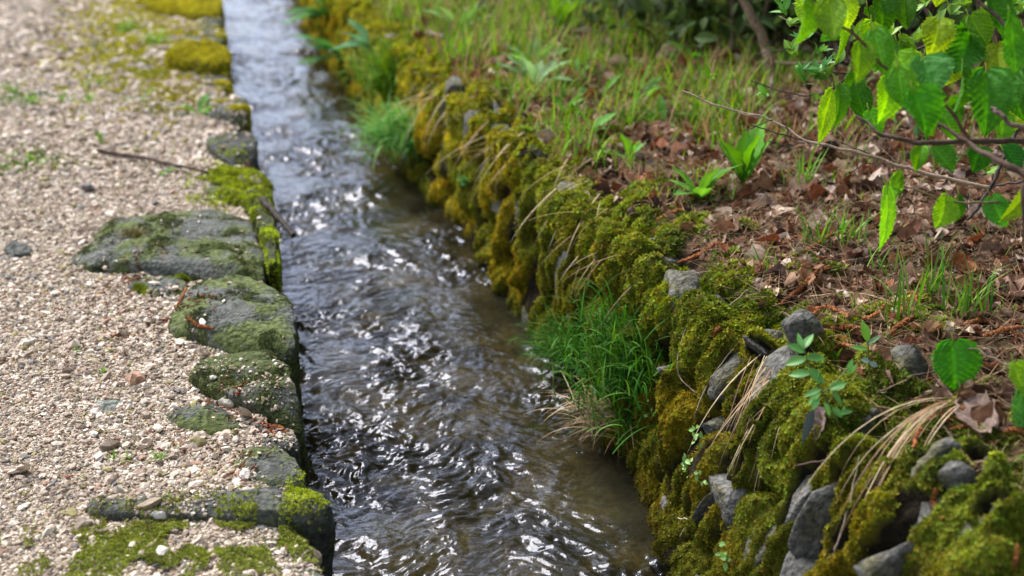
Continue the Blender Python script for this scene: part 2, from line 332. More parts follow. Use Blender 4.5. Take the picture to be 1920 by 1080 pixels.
ks = [
 ([(90,1015),(250,985),(440,975),(545,985),(585,1030),(603,1080),(618,1160),(300,1180),(20,1160)], -.01, 'nearest kerb slab at the bottom left, strewn with gravel and green moss', 0, dict(green=.6)),
 ([(160,935),(300,925),(430,918),(520,910),(590,920),(622,936),(618,952),(560,962),(480,966),(300,962),(180,956)], .012, 'long flat grey slab with bright moss at its stream corner, beyond the nearest slab', 0, dict(green=.35)),
 ([(455,838),(520,833),(550,850),(564,880),(566,908),(520,912),(460,900),(425,862)], -.002, 'low grey-green block half under gravel, beside the long flat slab', 0, dict(green=.5)),
 ([(470,798),(530,798),(556,812),(560,840),(500,838),(462,818)], -.010, 'small low stone with an orange lichen tuft under the dark front of the gravel-ringed block', 0, dict(green=.5, dark=.8, rnd=.012)),
 ([(300,778),(350,766),(400,762),(440,772),(464,795),(430,814),(380,816),(330,802)], -.002, 'rounded grey-green hump rising from the gravel left of the stream edge', 0, dict(green=.55, bottom=-.1, dome=.022, rnd=.02)),
 ([(350,668),(430,652),(500,650),(545,685),(562,725),(567,752),(540,762),(480,748),(420,740),(375,715),(345,690)], .018, 'dark green block with loose gravel on its back edge and a tall black front face', .4, dict(green=.8, dark=.85, dome=.012)),
 ([(382,509),(430,511),(470,519),(520,530),(545,545),(550,590),(551,640),(500,640),(440,634),(370,612),(303,598),(330,568),(352,535)], .034, 'squarish pale green-grey stone with a rust-red crumb heap on its front edge', .4, dict(green=.62, dark=1.15, dome=.022, rnd=.028)),
 ([(240,517),(290,508),(340,514),(352,532),(340,550),(300,553),(265,547),(238,532)], .006, 'small stone with a dark mossy dimple wedged behind the squarish stone', .3, dict(green=.6, bottom=-.1, rnd=.014)),
 ([(130,466),(172,448),(190,415),(255,394),(330,384),(400,388),(455,392),(482,430),(494,470),(494,512),(450,517),(375,516),(300,497),(220,492),(150,487)], .026, 'largest kerb stone, broad grey-green and furrowed, with a mossy clod lying on it', .4, dict(green=.55, dark=1.1, dome=.03, rnd=.03)),
 ([(478,345),(505,362),(514,400),(518,450),(516,520),(500,512),(497,470),(487,430),(466,388),(452,362)], .024, 'narrow dark stone draped in bright moss on the stream side of the largest stone', .5, dict(green=.8, dark=.6, rnd=.015)),
 ([(385,358),(400,325),(440,312),(490,322),(506,350),(505,372),(470,385),(430,375)], .006, 'low stone under a bright yellow-green moss cushion where the long twig lies', .5, dict(green=.8)),
 ([(365,242),(420,236),(470,243),(482,262),(482,290),(450,300),(410,288),(385,264)], .03, 'blurred dark grey stone with a rounded dark front, beyond the twig', 0, dict(green=.4, dark=.75)),
 ([(388,190),(425,172),(455,176),(464,193),(464,216),(430,222),(395,216)], .03, 'blurred stone with an ochre moss rim and layered front', .3, dict(green=.4)),
 ([(245,202),(300,193),(352,200),(356,225),(300,217),(250,212)], .0, 'flat grey slab sunk in the path left of the layered stone', 0, dict(green=.35, bottom=-.1, rnd=.01)),
 ([(325,128),(370,121),(410,127),(430,145),(428,164),(390,161),(345,147)], .0, 'pale grey stone under the overhang of the yellow moss stone', .15, dict(green=.3)),
 ([(312,102),(340,84),(380,78),(420,90),(427,115),(400,121),(350,117),(320,113)], .04, 'stone capped with a thick yellow moss cushion and a dark underside', 1.0, dict(green=.6, dark=.7)),
 ([(345,67),(400,46),(419,58),(421,77),(380,78)], .01, 'small far kerb stone with an ochre moss strip behind the yellow moss cap', .4, dict(green=.5)),
 ([(360,32),(412,27),(415,46),(380,50)], .01, 'small grey far stone in front of the farthest mossy stone', .0, dict(green=.3)),
 ([(255,2),(330,-12),(408,-10),(410,18),(390,32),(340,26),(290,14)], .03, 'farthest kerb stone in the frame, covered in bright yellow-green moss', 1.0, dict(green=.6)),
]
for i_, (px, z, lab, mo, kw) in enumerate(ks): kerb_stone(i_, px, z, lab, mo, group=G, **kw)
kerb_stone(30, [(8,466),(25,458),(52,459),(60,467),(52,474),(18,474)], .008, 'small smooth blue-grey stone bedded in the gravel at the left edge', 0, bottom=-.02, green=.1, dome=.008, rnd=.008, dark=1.1)
kerb_stone(31, [(178,752),(215,746),(250,757),(240,770),(195,770)], .004, 'flat beige stone flush in the gravel left of the grey-green hump', 0, bottom=-.02, green=.0, dome=.006, rnd=.006, dark=2.2)
LV = np.concatenate(LEFT_V); LF = np.concatenate(LEFT_F); LI = np.concatenate(LEFT_ID); LB = bvh(LV, LF)
def drop_left(x, y):
    h = LB.ray_cast(Vector((x, y, .5)), Vector((0, 0, -1)))
    return h

# ------------------------------------------------------------------ right bank: wall profile + moss sheet
def profile(s):
    kx = np.array([0, .12, .22, .4, .6, .78, .9, 1.0, 1.15, 1.4, 1.8]); 
    fx = np.array([.0, .0, .03, .16, .38, .64, .84, 1.0, 1.0, 1.0, 1.0]); ex = np.array([0, 0, 0, 0, 0, 0, 0, .01, .08, .2, .42])
    kz = np.array([-.34, -.25, -.2, -.10, .015, .105, .147, .168, .178, .192, .215])
    return np.interp(s, kx, fx), np.interp(s, kx, ex), np.interp(s, kx, kz)
yw = np.concatenate([np.linspace(.55, .98, 30), np.linspace(1.0, 3.3, 420), np.geomspace(3.31, 12, 240)]); sw = np.linspace(0, 1.8, 150)
fx, ex, zz = profile(sw); ker = np.array([1, 2, 3, 2, 1.]) / 9
def sm1(a): return np.convolve(np.pad(a, 2, 'edge'), ker, 'valid')
fx, ex, zz = sm1(sm1(fx)), sm1(sm1(ex)), sm1(sm1(zz))
bx = basex(yw); lx = lipx(yw); kk = np.ones(15) / 15; bx = np.convolve(np.pad(bx, 7, 'edge'), kk, 'valid'); lx = np.convolve(np.pad(lx, 7, 'edge'), kk, 'valid')
WX = bx[:, None] + (lx - bx)[:, None] * fx[None] + ex[None]; WY = np.repeat(yw[:, None], len(sw), 1); WZ = np.repeat(zz[None], len(yw), 0)
WP0 = np.stack([WX, WY, WZ], -1); WN = -grid_normals(WP0); WN *= np.sign((WN @ np.array([-.6, 0, .6])))[..., None]
Sg = np.repeat(sw[None], len(yw), 0)
# stones of the wall in (Y, s) space
st = []
r2 = np.random.default_rng(12)
for row, (s0, sh) in enumerate([(.22, .13), (.47, .14), (.76, .14)]):
    y = .75 + .05 * row
    while y < 7.5:
        w = r2.uniform(.05, .10) * (1 if y < 3 else 1.5)
        st.append([y + w, s0 + r2.normal() * .03, w * 1.02, sh * r2.uniform(.9, 1.15), r2.uniform(.03, .055)]); y += 2 * w + r2.uniform(.0, .012)
W0B = bvh(WP0, grid_faces(*WX.shape))
def hit_w0(px, py):
    h = W0B.ray_cast(Vector(CAM), Vector(ray(px, py)).normalized())
    if h[0] is None: return None
    p = np.array(h[0]); k = np.argmin(((WP0 - p) ** 2).sum(-1)); return p, yw[k // len(sw)], sw[k % len(sw)]
BARE = []   # (Y, s, ry, rs) places where the photo shows bare rock
for px, py, ry, rs in [(1590,950,.014,.12),(1655,985,.016,.11),(1768,905,.018,.06),(1690,690,.05,.07),(1522,650,.018,.05),(1437,665,.016,.03),(1290,712,.014,.03),(1740,990,.03,.05),(1850,895,.02,.03),(1540,930,.018,.12),(1475,800,.014,.03),(1830,935,.022,.05),(1700,1045,.022,.06),(1885,985,.014,.04),(1420,880,.012,.06),(1350,960,.012,.05),(1005,290,.03,.05),(1010,400,.02,.10),(940,215,.04,.05)]:
    h = hit_w0(px, py)
    if h: BARE.append((h[1], h[2], ry, rs)); st.append([h[1], h[2], ry * 1.5, rs * 1.3, .058])
print('bare', [(round(a, 2), round(b_, 2)) for a, b_, *_ in BARE])
bul = np.full(WX.shape, -.042)
for (y, s, w, h, d) in st:
    du = np.abs((WY - y) / w); dv = np.abs((Sg - s) / h); q_ = 1 - du ** 3 - dv ** 3
    bul = np.maximum(bul, np.where(q_ > 0, d * np.clip(q_, 0, 1) ** .35 - .012, -.042))
bul *= smooth(1.15, .92, Sg)
bul += .006 * fbm(WX * 20, WY * 20, WZ * 20, 3)
mask = .50 + .75 * fbm(WY * 8, Sg * 1.8, 2.2, 3) + .55 * fbm(WY * 26, Sg * 6, 5.2, 3) - .22 * smooth(2.3, 1.5, WY) * smooth(.95, .6, Sg)
mask = mask - 2.6 * smooth(.3, .12, Sg) * 0
for (y, s, ry, rs) in BARE: mask = mask - 2.2 * smooth(1.25, .5, np.hypot((WY - y) / ry, (Sg - s) / rs))
top = smooth(.95, 1.2, Sg); mask = mask - top * (.55 + .9 * smooth(1.25, 1.75, Sg)) + .25 * smooth(.6, .9, Sg) * (1 - top)
mask -= .9 * smooth(.2, .1, Sg)
near = smooth(5, 3, WY)
th_ = .018 * np.clip(mask, -1.5, 1.0) + .010 * np.clip(mask, 0, 1) * pn(WY * 16, Sg * 9, 8) + .004 * fbm(WY * 60, Sg * 30, 4, 2)
th_ = th_ + .006 * smooth(.3, .9, mask) * (1 - top)
groove = -smooth(.22, 0, np.abs(pn(WY * 9 + .4 * Sg, Sg * 1.3, 33.3))) - .6 * smooth(.2, 0, np.abs(pn(WY * 20 + .4 * Sg, Sg * 2.6, 13.3))) + .5 * pn(WY * 13, Sg * 2.2, 41.)
mask += .5 * groove * (1 - top)
fin = bul + th_ + .046 * (groove * .7) * smooth(.2, .35, Sg) * (1 - top)
fin = np.where(Sg > 1.45, fin - .03 * smooth(1.45, 1.8, Sg), fin)
WP = WP0 + WN * fin[..., None]
g1 = smooth(-.25, .5, fbm(WY * 4, Sg * 4, 7.7, 3))[..., None]
hgt = smooth(.55, 1.0, Sg)[..., None]
ochre = np.array([.27, .19, .011]); olive = np.array([.12, .13, .015]); bright = np.array([.25, .29, .03]); deep = np.array([.075, .11, .015])
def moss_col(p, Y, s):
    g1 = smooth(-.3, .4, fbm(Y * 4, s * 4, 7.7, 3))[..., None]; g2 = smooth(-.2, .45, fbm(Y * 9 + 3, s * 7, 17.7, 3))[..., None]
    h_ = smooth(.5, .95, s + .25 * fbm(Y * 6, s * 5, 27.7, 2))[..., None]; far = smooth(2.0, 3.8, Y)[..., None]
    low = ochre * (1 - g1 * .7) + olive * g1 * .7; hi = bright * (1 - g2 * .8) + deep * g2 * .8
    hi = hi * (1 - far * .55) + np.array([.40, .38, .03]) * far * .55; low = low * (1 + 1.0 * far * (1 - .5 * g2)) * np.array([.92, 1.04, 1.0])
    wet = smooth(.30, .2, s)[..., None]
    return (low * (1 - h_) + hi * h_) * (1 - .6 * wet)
soil = np.array([.022, .017, .011])
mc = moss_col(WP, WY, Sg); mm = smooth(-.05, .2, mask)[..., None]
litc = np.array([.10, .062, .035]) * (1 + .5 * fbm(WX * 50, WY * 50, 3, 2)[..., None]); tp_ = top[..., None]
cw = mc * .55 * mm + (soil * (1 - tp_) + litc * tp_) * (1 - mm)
WF = grid_faces(*WX.shape)
wall = empty('stone_wall', (.85, 2.0, 0)); tag(wall, 'mossy dry stone retaining wall along the right side of the stream', 'wall')
worg = np.array([.85, 2.0, 0])
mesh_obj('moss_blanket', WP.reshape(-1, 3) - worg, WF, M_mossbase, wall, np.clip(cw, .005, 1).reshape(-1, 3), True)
# the individual stones behind the moss
def ico(sub):
    import bmesh
    bm = bmesh.new(); bmesh.ops.create_icosphere(bm, subdivisions=sub, radius=1)
    V = np.array([v.co[:] for v in bm.verts]); Fc = np.array([[v.index for v in f.verts] for f in bm.faces]); bm.free(); return V, Fc
I1, I1F = ico(1); I2, I2F = ico(2); I4, I4F = ico(4)
st_sorted = sorted([q for q in st if q[0] < 5.2], key=lambda q: q[0])
bare_n = len(BARE); chosen = st[-bare_n:] + [q for q in st_sorted if q not in st[-bare_n:]][:100 - bare_n]
for k, (y, s, w, h, d) in enumerate(chosen):
    a_ = int(np.argmin(np.abs(yw - y))); b_ = int(np.argmin(np.abs(sw - s)))
    p = WP0[a_, b_]; n_ = WN[a_, b_]; b2 = min(b_ + 4, len(sw) - 1); upv = WP0[a_, b2] - WP0[a_, max(b_ - 4, 0)]
    hl = np.linalg.norm(upv) / ((sw[b2] - sw[max(b_ - 4, 0)])) * h; upv = unit(upv); al = unit(np.cross(n_, upv)); 
    V = I4.copy(); V = np.sign(V) * np.abs(V) ** .5; V = V / np.abs(V).max() 
    for _ in range(9):
        nv_ = unit(r2.normal(size=3)); dd = V @ nv_; V = V - np.clip(dd - r2.uniform(.45, .8), 0, None)[:, None] * nv_ * .92
    V = V / np.maximum(1, (np.abs(V) ** 5).sum(1, keepdims=True) ** .2 * .97)
    P = p + al * V[:, :1] * w + upv * V[:, 1:2] * hl + n_ * (V[:, 2:] * (d + .03) - .042 + (.006 if k < bare_n else 0))
    nn = unit(P - p)
    P = P + nn * (.010 * fbm(P[:, 0] * 16, P[:, 1] * 22 + k, P[:, 2] * 12, 4) + .004 * (1 - 2 * np.abs(pn(P[:, 0] * 25, P[:, 1] * 50, P[:, 2] * 18))))[:, None]
    g = smooth(-.1, .5, fbm(P[:, 0] * 18, P[:, 1] * 18, P[:, 2] * 18 + k, 3))[:, None]
    tone = .085 + .06 * r2.random()
    cc = np.array([tone * 1.04, tone, tone * .93]) * (1 + .5 * fbm(P[:, 0] * 40, P[:, 1] * 90, P[:, 2] * 40, 3))[:, None] * (1 - .6 * g) + np.array([.11, .10, .03]) * .6 * g
    mesh_obj('stone', P - worg, I4F, M_stone, wall, np.clip(cc, .01, 1), True)

# bank sheet
def bank_z(X, Y):
    d = X - lipx(Y)
    return .166 + .085 * np.clip(d, 0, 3) + .012 * fbm(X * 5, Y * 5, 1.3, 3) + .006 * fbm(X * 22, Y * 22, 2.3, 2) + .05 * smooth(2, 6, d) * 1
yk = np.concatenate([np.linspace(-6, .7, 14), np.linspace(.8, 4, 260), np.geomspace(4.02, 60, 110)])
q = np.concatenate([[0], np.linspace(.08, 1.6, 120), np.geomspace(1.62, 30, 60)])
Yk, Qk = np.meshgrid(yk, q, indexing='ij'); Xk = lipx(Yk) + Qk + .12; Zk = bank_z(Xk, Yk); Zk[:, 0] -= .06
ck = np.array([.085, .055, .032]) * (1 + .6 * fbm(Xk * 40, Yk * 40, 3, 3)[..., None]); gmask = smooth(-.1, .5, fbm(Xk * 3, Yk * 3, 4.4, 3) + .5 * smooth(2.4, 4, Yk) - .3)[..., None]
ck = ck * (1 - gmask) + np.array([.085, .105, .022]) * gmask
BANK_G = np.stack([Xk, Yk, Zk], -1); BANK_F = grid_faces(*Xk.shape)
tag(mesh_obj('bank', BANK_G, BANK_F, M_soil, col=np.clip(ck, .01, 1).reshape(-1, 3), sm=True), kind='structure')
RV = np.concatenate([WP.reshape(-1, 3), BANK_G.reshape(-1, 3)]); RF = np.concatenate([WF, BANK_F + WX.size])
RB = bvh(RV, RF)
def hit(px, py, tree=None):
    h = (tree or RB).ray_cast(Vector(CAM), Vector(ray(px, py)).normalized())
    return (np.array(h[0]), np.array(h[1])) if h[0] is not None else (None, None)
def drop_right(x, y):
    h = RB.ray_cast(Vector((x, y, 1)), Vector((0, 0, -1)))
    return (h[0][2] if h[0] is not None else 0.1)

def sample_grid(Pg, Wt, n, rg):
    """random points on a grid sheet, weight per cell"""
    A = Pg[:-1, :-1]; B = Pg[:-1, 1:]; D = Pg[1:, :-1]; E = Pg[1:, 1:]
    nn = np.cross(B - A, D - A); ar = np.linalg.norm(nn, axis=-1)
    w = (ar * Wt[:-1, :-1]).ravel(); tot = w.sum()
    k = rg.choice(len(w), n, p=w / tot); u = rg.random((n, 1)); v = rg.random((n, 1))
    f = lambda X: X.reshape(-1, X.shape[-1])[k]
    return f(A) * (1 - u) * (1 - v) + f(B) * u * (1 - v) + f(D) * (1 - u) * v + f(E) * u * v, k
def dep(P): return (P - CAM) @ FW
def inview(P, m_=120):
    r = P - CAM; d = r @ FW; x = 960 + F_PX * (r @ RT) / np.maximum(d, .1); y = 540 - F_PX * (r @ UP) / np.maximum(d, .1)
    return (d > .3) & (x > -m_) & (x < 1920 + m_) & (y > -m_) & (y < 1080 + m_ * 2)

# ------------------------------------------------------------------ moss sprigs
def sprig(nl, spread, w):
    V = []; F_ = []
    for k in range(nl):
        a_ = k / nl * 2 * math.pi + .4 * (k % 2); tl = spread * (0.55 + .45 * (k % 3) / 2)
        d = np.array([math.cos(a_) * math.sin(tl), math.sin(a_) * math.sin(tl), math.cos(tl)])
        s = np.array([-math.sin(a_), math.cos(a_), 0]); b0 = np.array([0, 0, .15 * (k % 3)])
        i = len(V); V += [b0, b0 + d * .5 + s * w, b0 + d, b0 + d * .5 - s * w]; F_.append([i, i + 1, i + 2, i + 3])
    return np.array(V), np.array(F_)
SP, SPF = sprig(8, 1.15, .17)
WNn = -grid_normals(WP); WNn *= np.sign((WNn * WN).sum(-1))[..., None]
inv = inview(WP) * 1.0
wt = smooth(.0, .25, mask) * inv * (1 / np.maximum(dep(WP), 1) ** 1.6) * (WZ > -.205)
NM = 120000
P, k = sample_grid(WP, wt, NM, rng)
cellN = WNn[:-1, :-1].reshape(-1, 3)[k]; cY = WY[:-1, :-1].ravel()[k]; cS = Sg[:-1, :-1].ravel()[k]
Nn = unit(cellN + rng.normal(size=(NM, 3)) * .45 + np.array([0, 0, .25]) - np.array([0, 0, .7]) * smooth(.9, .6, cS)[:, None])
sc = .0052 * (dep(P) / 1.8) ** .85 * rng.uniform(.6, 1.35, NM) * (.75 + .5 * smooth(.5, .95, cS))
cc = moss_col(P, cY, cS) * rng.uniform(.55, 1.45, (NM, 1)) * (1 + .12 * rng.normal(size=(NM, 3)))
V, F_, c_ = scatter(SP, SPF, P, frames(Nn, rng.random(NM) * 6.28), sc, np.clip(cc, .01, .8))
tag(mesh_obj('moss', V, F_, M_moss, col=c_), kind='stuff', label='golden and bright green moss growing over the stone wall and its lip', cat='moss')
# moss on the kerb stones: a raised cushion of sprigs, part of each stone
for (root, org, V, amt, prof, film) in MOSSY:
    nr, n = V.shape[:2]; Pg = np.concatenate([V, V[:, :1]], 1)[:30]
    nrm = grid_normals(Pg); nrm *= np.sign((nrm * np.array([0, 0, 1.0])).sum(-1) + .3 * ((nrm * (Pg - np.append(org[:2], org[2] - .05))).sum(-1)))[..., None]
    mk = fbm(Pg[..., 0] * 9, Pg[..., 1] * 9, Pg[..., 2] * 5 + org[0], 3) + (amt - .5) * 1.6 + .25 * smooth(-.1, .05, Pg[..., 0] - org[0])
    if amt < .5: mk = mk + .8 * smooth(.0, .12, Pg[..., 0] - org[0]) - .35
    if film: mk = fbm(Pg[..., 0] * 16, Pg[..., 1] * 16, Pg[..., 2] * 12 + org[0], 4) - .02
    thick = (.002 if film else .007 * amt) * smooth(0, .5, mk)
    Pg = Pg + nrm * (thick[..., None] + .003 * fbm(Pg[..., 0] * 60, Pg[..., 1] * 60, 0, 2)[..., None] * amt - .002)
    d0 = (org - CAM) @ FW; nm = int(np.clip(26000 * amt / d0 ** 1.1, 900, 9000) * (np.ptp(V[..., 0]) * np.ptp(V[..., 1]) / .02) ** .5)
    w_ = smooth(-.05, .3, mk) + 1e-6
    far = smooth(3.2, 4.5, org[1])
    p, k = sample_grid(Pg, w_, nm, rng); nv = nrm[:-1, :-1].reshape(-1, 3)[k]
    s_ = .0042 * (d0 / 1.9) ** .9 * rng.uniform(.6, 1.3, nm)
    cbase = np.array([.40, .50, .035]) * (1 - far) + np.array([.46, .43, .03]) * far
    c2 = np.array([.16, .20, .02]) * (1 - far) + np.array([.34, .30, .02]) * far
    if org[1] < 1.75: cbase = np.array([.26, .33, .05])
    if film: cbase = np.array([.125, .15, .045]); c2 = np.array([.075, .09, .032]); s_ = s_ * .62
    t = smooth(-.3, .5, fbm(p[:, 0] * 20, p[:, 1] * 20, p[:, 2] * 20, 2))[:, None]
    cl = (cbase * t + c2 * (1 - t)) * rng.uniform(.6, 1.4, (nm, 1))
    A_, B_, C_ = scatter(SP, SPF, p - org, frames(unit(nv + .35 * rng.normal(size=(nm, 3)) + [0, 0, .3]), rng.random(nm) * 6.28), s_, cl)
    mesh_obj('moss', A_, B_, M_moss, root, C_)
# flat moss film growing between the gravel of the path verge
def path_moss(px, py, rx, ry, n, c, sc):
    cx, cy, _ = at_z(px, py, 0); 
    P = np.stack([cx + rng.normal(size=n) * rx, cy + rng.normal(size=n) * ry], -1); P = P[fbm(P[:, 0] * 14, P[:, 1] * 8, 2, 3) > -.12]; out = []; nn = []
    for x, y in P:
        h = drop_left(x, y)
        if h[0] is not None and h[0][2] > -.06: out.append(h[0][:]); nn.append(h[1][:])
    out = np.array(out); m_ = len(out); nn = np.array(nn); nn *= np.sign(nn[:, 2:])
    out[:, 2] += .003
    return scatter(SP, SPF, out, frames(unit(nn + .4 * rng.normal(size=(m_, 3))), rng.random(m_) * 6.28), sc * rng.uniform(.6, 1.4, m_), np.array(c) * rng.uniform(.5, 1.4, (m_, 1)))
mg = Merge()
for a_ in [(300,1035,.11,.045,6500,(.24,.28,.05),.0036),(500,1010,.06,.05,2600,(.26,.30,.05),.0036),(240,1000,.07,.04,900,(.2,.2,.04),.0036),(590,926,.025,.03,1300,(.42,.5,.05),.0038),(450,985,.12,.012,700,(.3,.33,.05),.0036),(430,345,.045,.10,2600,(.30,.36,.03),.0075),(250,90,.14,.6,3500,(.34,.34,.04),.013),(380,-20,.1,.5,2500,(.55,.55,.03),.016),(250,30,.16,.6,3500,(.40,.38,.05),.015),(330,60,.05,.3,500,(.4,.36,.03),.012),(330,180,.06,.25,600,(.3,.27,.02),.012),(280,130,.06,.2,700,(.25,.27,.03),.012),(30,190,.08,.1,250,(.14,.22,.06),.010),(50,300,.05,.08,200,(.14,.22,.05),.009),(110,310,.03,.05,100,(.2,.22,.03),.008)]:
    mg.add(*path_moss(*a_))
tag(mg.obj('ground_moss', M_moss), kind='stuff', label='thin moss spreading through the gravel along the kerb stones', cat='moss')

# ------------------------------------------------------------------ gravel
def pebble_batch(n, xr, yr, smin, smax, stone_keep=.08, tpl=(I1, I1F), edgeheap=True):
    X = rng.uniform(xr[0], xr[1], n); Y = rng.uniform(yr[0], yr[1], n)
    keep = X < leftx(Y) - .005; P = np.stack([X, Y, 0 * X], -1); keep &= inview(P, 60); X = X[keep]; Y = Y[keep]
    out = []; nrm = []
    keepr = {0: .45, 1: .3, 2: .35, 3: .25, 4: .05, 5: .10, 6: .006, 7: .12, 8: .008, 9: .01, 10: .5, 11: .02, 12: .25, 13: .3, 30: 0, 31: 0}
    rr = rng.random(len(X))
    heap = fbm(X * 9, Y * 9, 51, 2)
    for x, y, q_, hp in zip(X, Y, rr, heap):
        h = drop_left(x, y)
        if h[0] is None: continue
        sid = LI[h[2]]
        if sid >= 0:
            kp = keepr.get(int(sid), .12)
            if q_ > kp * (1 + 2.5 * hp): continue
        if h[0][2] < -.05 and q_ > .3: continue
        nz = h[1]; nrm.append(nz if nz.z > 0 else -nz); out.append(h[0][:])
    P = np.array(out); N = np.array([v[:] for v in nrm]); n = len(P)
    s = np.exp(rng.normal(size=n) * .38) * (smin + smax) / 2; s = np.clip(s, smin * .6, smax * 2.2)
    P[:, 2] += s * rng.uniform(-.1, .55, n)
    T = np.repeat(tpl[0][None], n, 0); T = T * (1 + .22 * rng.normal(size=T.shape[:2] + (1,))).clip(.55, 1.5)
    S3 = np.stack([s * rng.uniform(.8, 1.5, n), s * rng.uniform(.7, 1.1, n), s * rng.uniform(.4, .85, n)], -1)
    t = rng.random(n)[:, None]; c = np.array([.61, .495, .40]) * t + np.array([.25, .19, .14]) * (1 - t)
    u = rng.random(n)
    c[u < .16] = np.array([.74, .65, .55]); c[(u > .16) & (u < .22)] = [.20, .19, .18]; c[(u > .22) & (u < .27)] = [.36, .22, .15]; c[(u > .27) & (u < .34)] = [.30, .26, .12]
    c = c * rng.uniform(.75, 1.2, (n, 1))
    return scatter(T, tpl[1], P, frames(unit(N + .3 * rng.normal(size=(n, 3))), rng.random(n) * 6.28), S3, c)
mg = Merge()
mg.add(*pebble_batch(80000, (-.75, .14), (1.2, 2.2), .0014, .0028))
mg.add(*pebble_batch(80000, (-.95, .14), (2.2, 3.5), .0018, .0036))
mg.add(*pebble_batch(3500, (-.8, .14), (1.2, 3.6), .0036, .0055))
mg.add(*pebble_batch(34000, (-1.0, .14), (3.5, 5.2), .0038, .0062))
mg.add(*pebble_batch(26000, (-1.5, .14), (5.2, 9.0), .006, .010))
mg.add(*pebble_batch(500, (-.8, .14), (1.2, 3.6), .006, .009, tpl=(I2, I2F)))
mg.add(*pebble_batch(1500, (-.18, .14), (1.7, 3.0), .0034, .005))
tag(mg.obj('gravel', M_peb), kind='stuff', label='crushed beige and white limestone gravel covering the path', cat='gravel')
for px, py, s, c, sx, lab in [(168,537,.012,(.66,.58,.48),1.8,'flat cream pebble alone left of the small mossy stone'),
    (400,712,.010,(.62,.55,.50),1.0,'upright pinkish white pebble on the back edge of the dark green block'),
    (300,972,.011,(.60,.55,.52),1.6,'pale grey pebble on the long flat slab'), (460,895,.014,(.62,.55,.50),1.5,'broad white wedge of gravel near the low grey-green block'),
    (425,760,.012,(.62,.56,.47),2.0,'long cream pebble leaning at the corner of the dark green block'), (370,752,.011,(.60,.54,.44),1.7,'cream pebble just left of the long cream one'),
    (305,1040,.013,(.62,.55,.48),1.5,'white pebble in the middle of the mossy nearest slab'),(380,608,.009,(.68,.63,.55),2.2,'thin white chip on the rust-red crumbs of the squarish stone'),
    (297,807,.012,(.64,.58,.48),1.9,'cream flake in front of the rounded grey-green hump'),(175,818,.010,(.68,.63,.55),1.5,'small white pebble in the open gravel below the flat beige stone')]:
    p, n_ = hit(px, py, LB)
    V = I2 * (1 + .13 * rng.normal(size=(len(I2), 1))); f = frames(unit(n_ * np.sign(n_[2]))[None] + .1, np.array([rng.random() * .6 - .3]))
    A_, B_, C_ = scatter(V, I2F, np.zeros((1, 3)), f, np.array([[s * sx * .6, s * .62, s * .42]]), np.array([c]))
    o = mesh_obj('pebble', A_, B_, M_peb, None, C_); o.location = p + np.array([0, 0, s * .4]); tag(o, lab, 'pebble', 'large pale pebbles on the gravel')

cx_ = []
for px, py, n, rx, ry in [(230,610,70,.05,.08),(360,600,40,.03,.03),(250,520,40,.03,.05),(330,300,60,.1,.15),(440,760,40,.02,.03),(500,800,30,.015,.02),(210,560,40,.06,.06),(120,700,30,.1,.1),(300,850,30,.08,.06),(250,250,50,.1,.3),(450,880,20,.03,.03)]:
    c_ = at_z(px, py, 0); cx_.append(np.stack([c_[0] + rng.normal(size=n) * rx, c_[1] + rng.normal(size=n) * ry], -1))
out = []
for x, y in np.concatenate(cx_):
    h = drop_left(x, y)
    if h[0] is not None and h[0][2] > -.06: out.append(h[0][:])
out = np.array(out); m_ = len(out); out[:, 2] += .004
A_ = scatter(I1 * (1 + .2 * rng.normal(size=(len(I1), 1))), I1F, out, frames(unit(rng.normal(size=(m_, 3))), rng.random(m_) * 6.28), np.stack([rng.uniform(.002, .007, m_), rng.uniform(.0012, .0025, m_), rng.uniform(.001, .002, m_)], -1), np.array([.26, .085, .04]) * rng.uniform(.5, 1.3, (m_, 1)))
tag(mesh_obj('bud_crumbs', A_[0], A_[1], M_catkin, col=A_[2]), kind='stuff', label='rust-red bud scales and crumbs sprinkled over the gravel', cat='plant crumbs')
# ------------------------------------------------------------------ leaf litter, needles, grass on the bank
def fold_leaf(nu=5, nv=4):
    u, v = np.meshgrid(np.linspace(0, 1, nu), np.linspace(-1, 1, nv), indexing='ij')
    w = .42 * np.sin(np.pi * np.clip(u * .93 + .035, 0, 1)) ** .7; return u, v, w
def litter_T(n, rg, nu=5, nv=4):
    u, v, w = fold_leaf(nu, nv); X = (u - .5)[None] + 0 * rg.random((n, 1, 1)); Yy = (v * w)[None] * rg.uniform(.5, 1.2, (n, 1, 1))
    cu = rg.uniform(-.9, .9, (n, 1, 1)); cv = rg.uniform(-.2, 1.6, (n, 1, 1))
    Z = cu * (u - .5)[None] ** 2 * 1.6 + cv * (v ** 2 * w)[None] + .10 * rg.normal(size=(n, nu, nv))
    Yy = Yy * (1 - .25 * np.clip(cv, 0, 2))
    return np.stack([X, Yy, Z], -1).reshape(n, -1, 3), grid_faces(nu, nv)
LIT = np.array([[.27, .15, .085], [.38, .24, .17], [.16, .085, .05], [.56, .43, .33], [.25, .10, .05], [.50, .39, .32], [.06, .035, .025]])
def bank_pts(n, xr, yr, rg, d0=0.0, dens=None):
    X = rg.uniform(*xr, n); Y = rg.uniform(*yr, n); k = (X > lipx(Y) + d0) & inview(np.stack([X, Y, .12 + 0 * X], -1), 80)
    if dens is not None: k &= rg.random(n) < dens(X, Y)
    X = X[k]; Y = Y[k]; Z = np.array([drop_right(x, y) for x, y in zip(X, Y)]); return np.stack([X, Y, Z], -1)
mossdens = lambda X, Y: np.where(X - lipx(Y) < .28, np.clip(.5 - .9 * fbm(X * 8, Y * 8, 3, 2) + 1.2 * (X - lipx(Y)), .08, 1), 1)
mg = Merge()
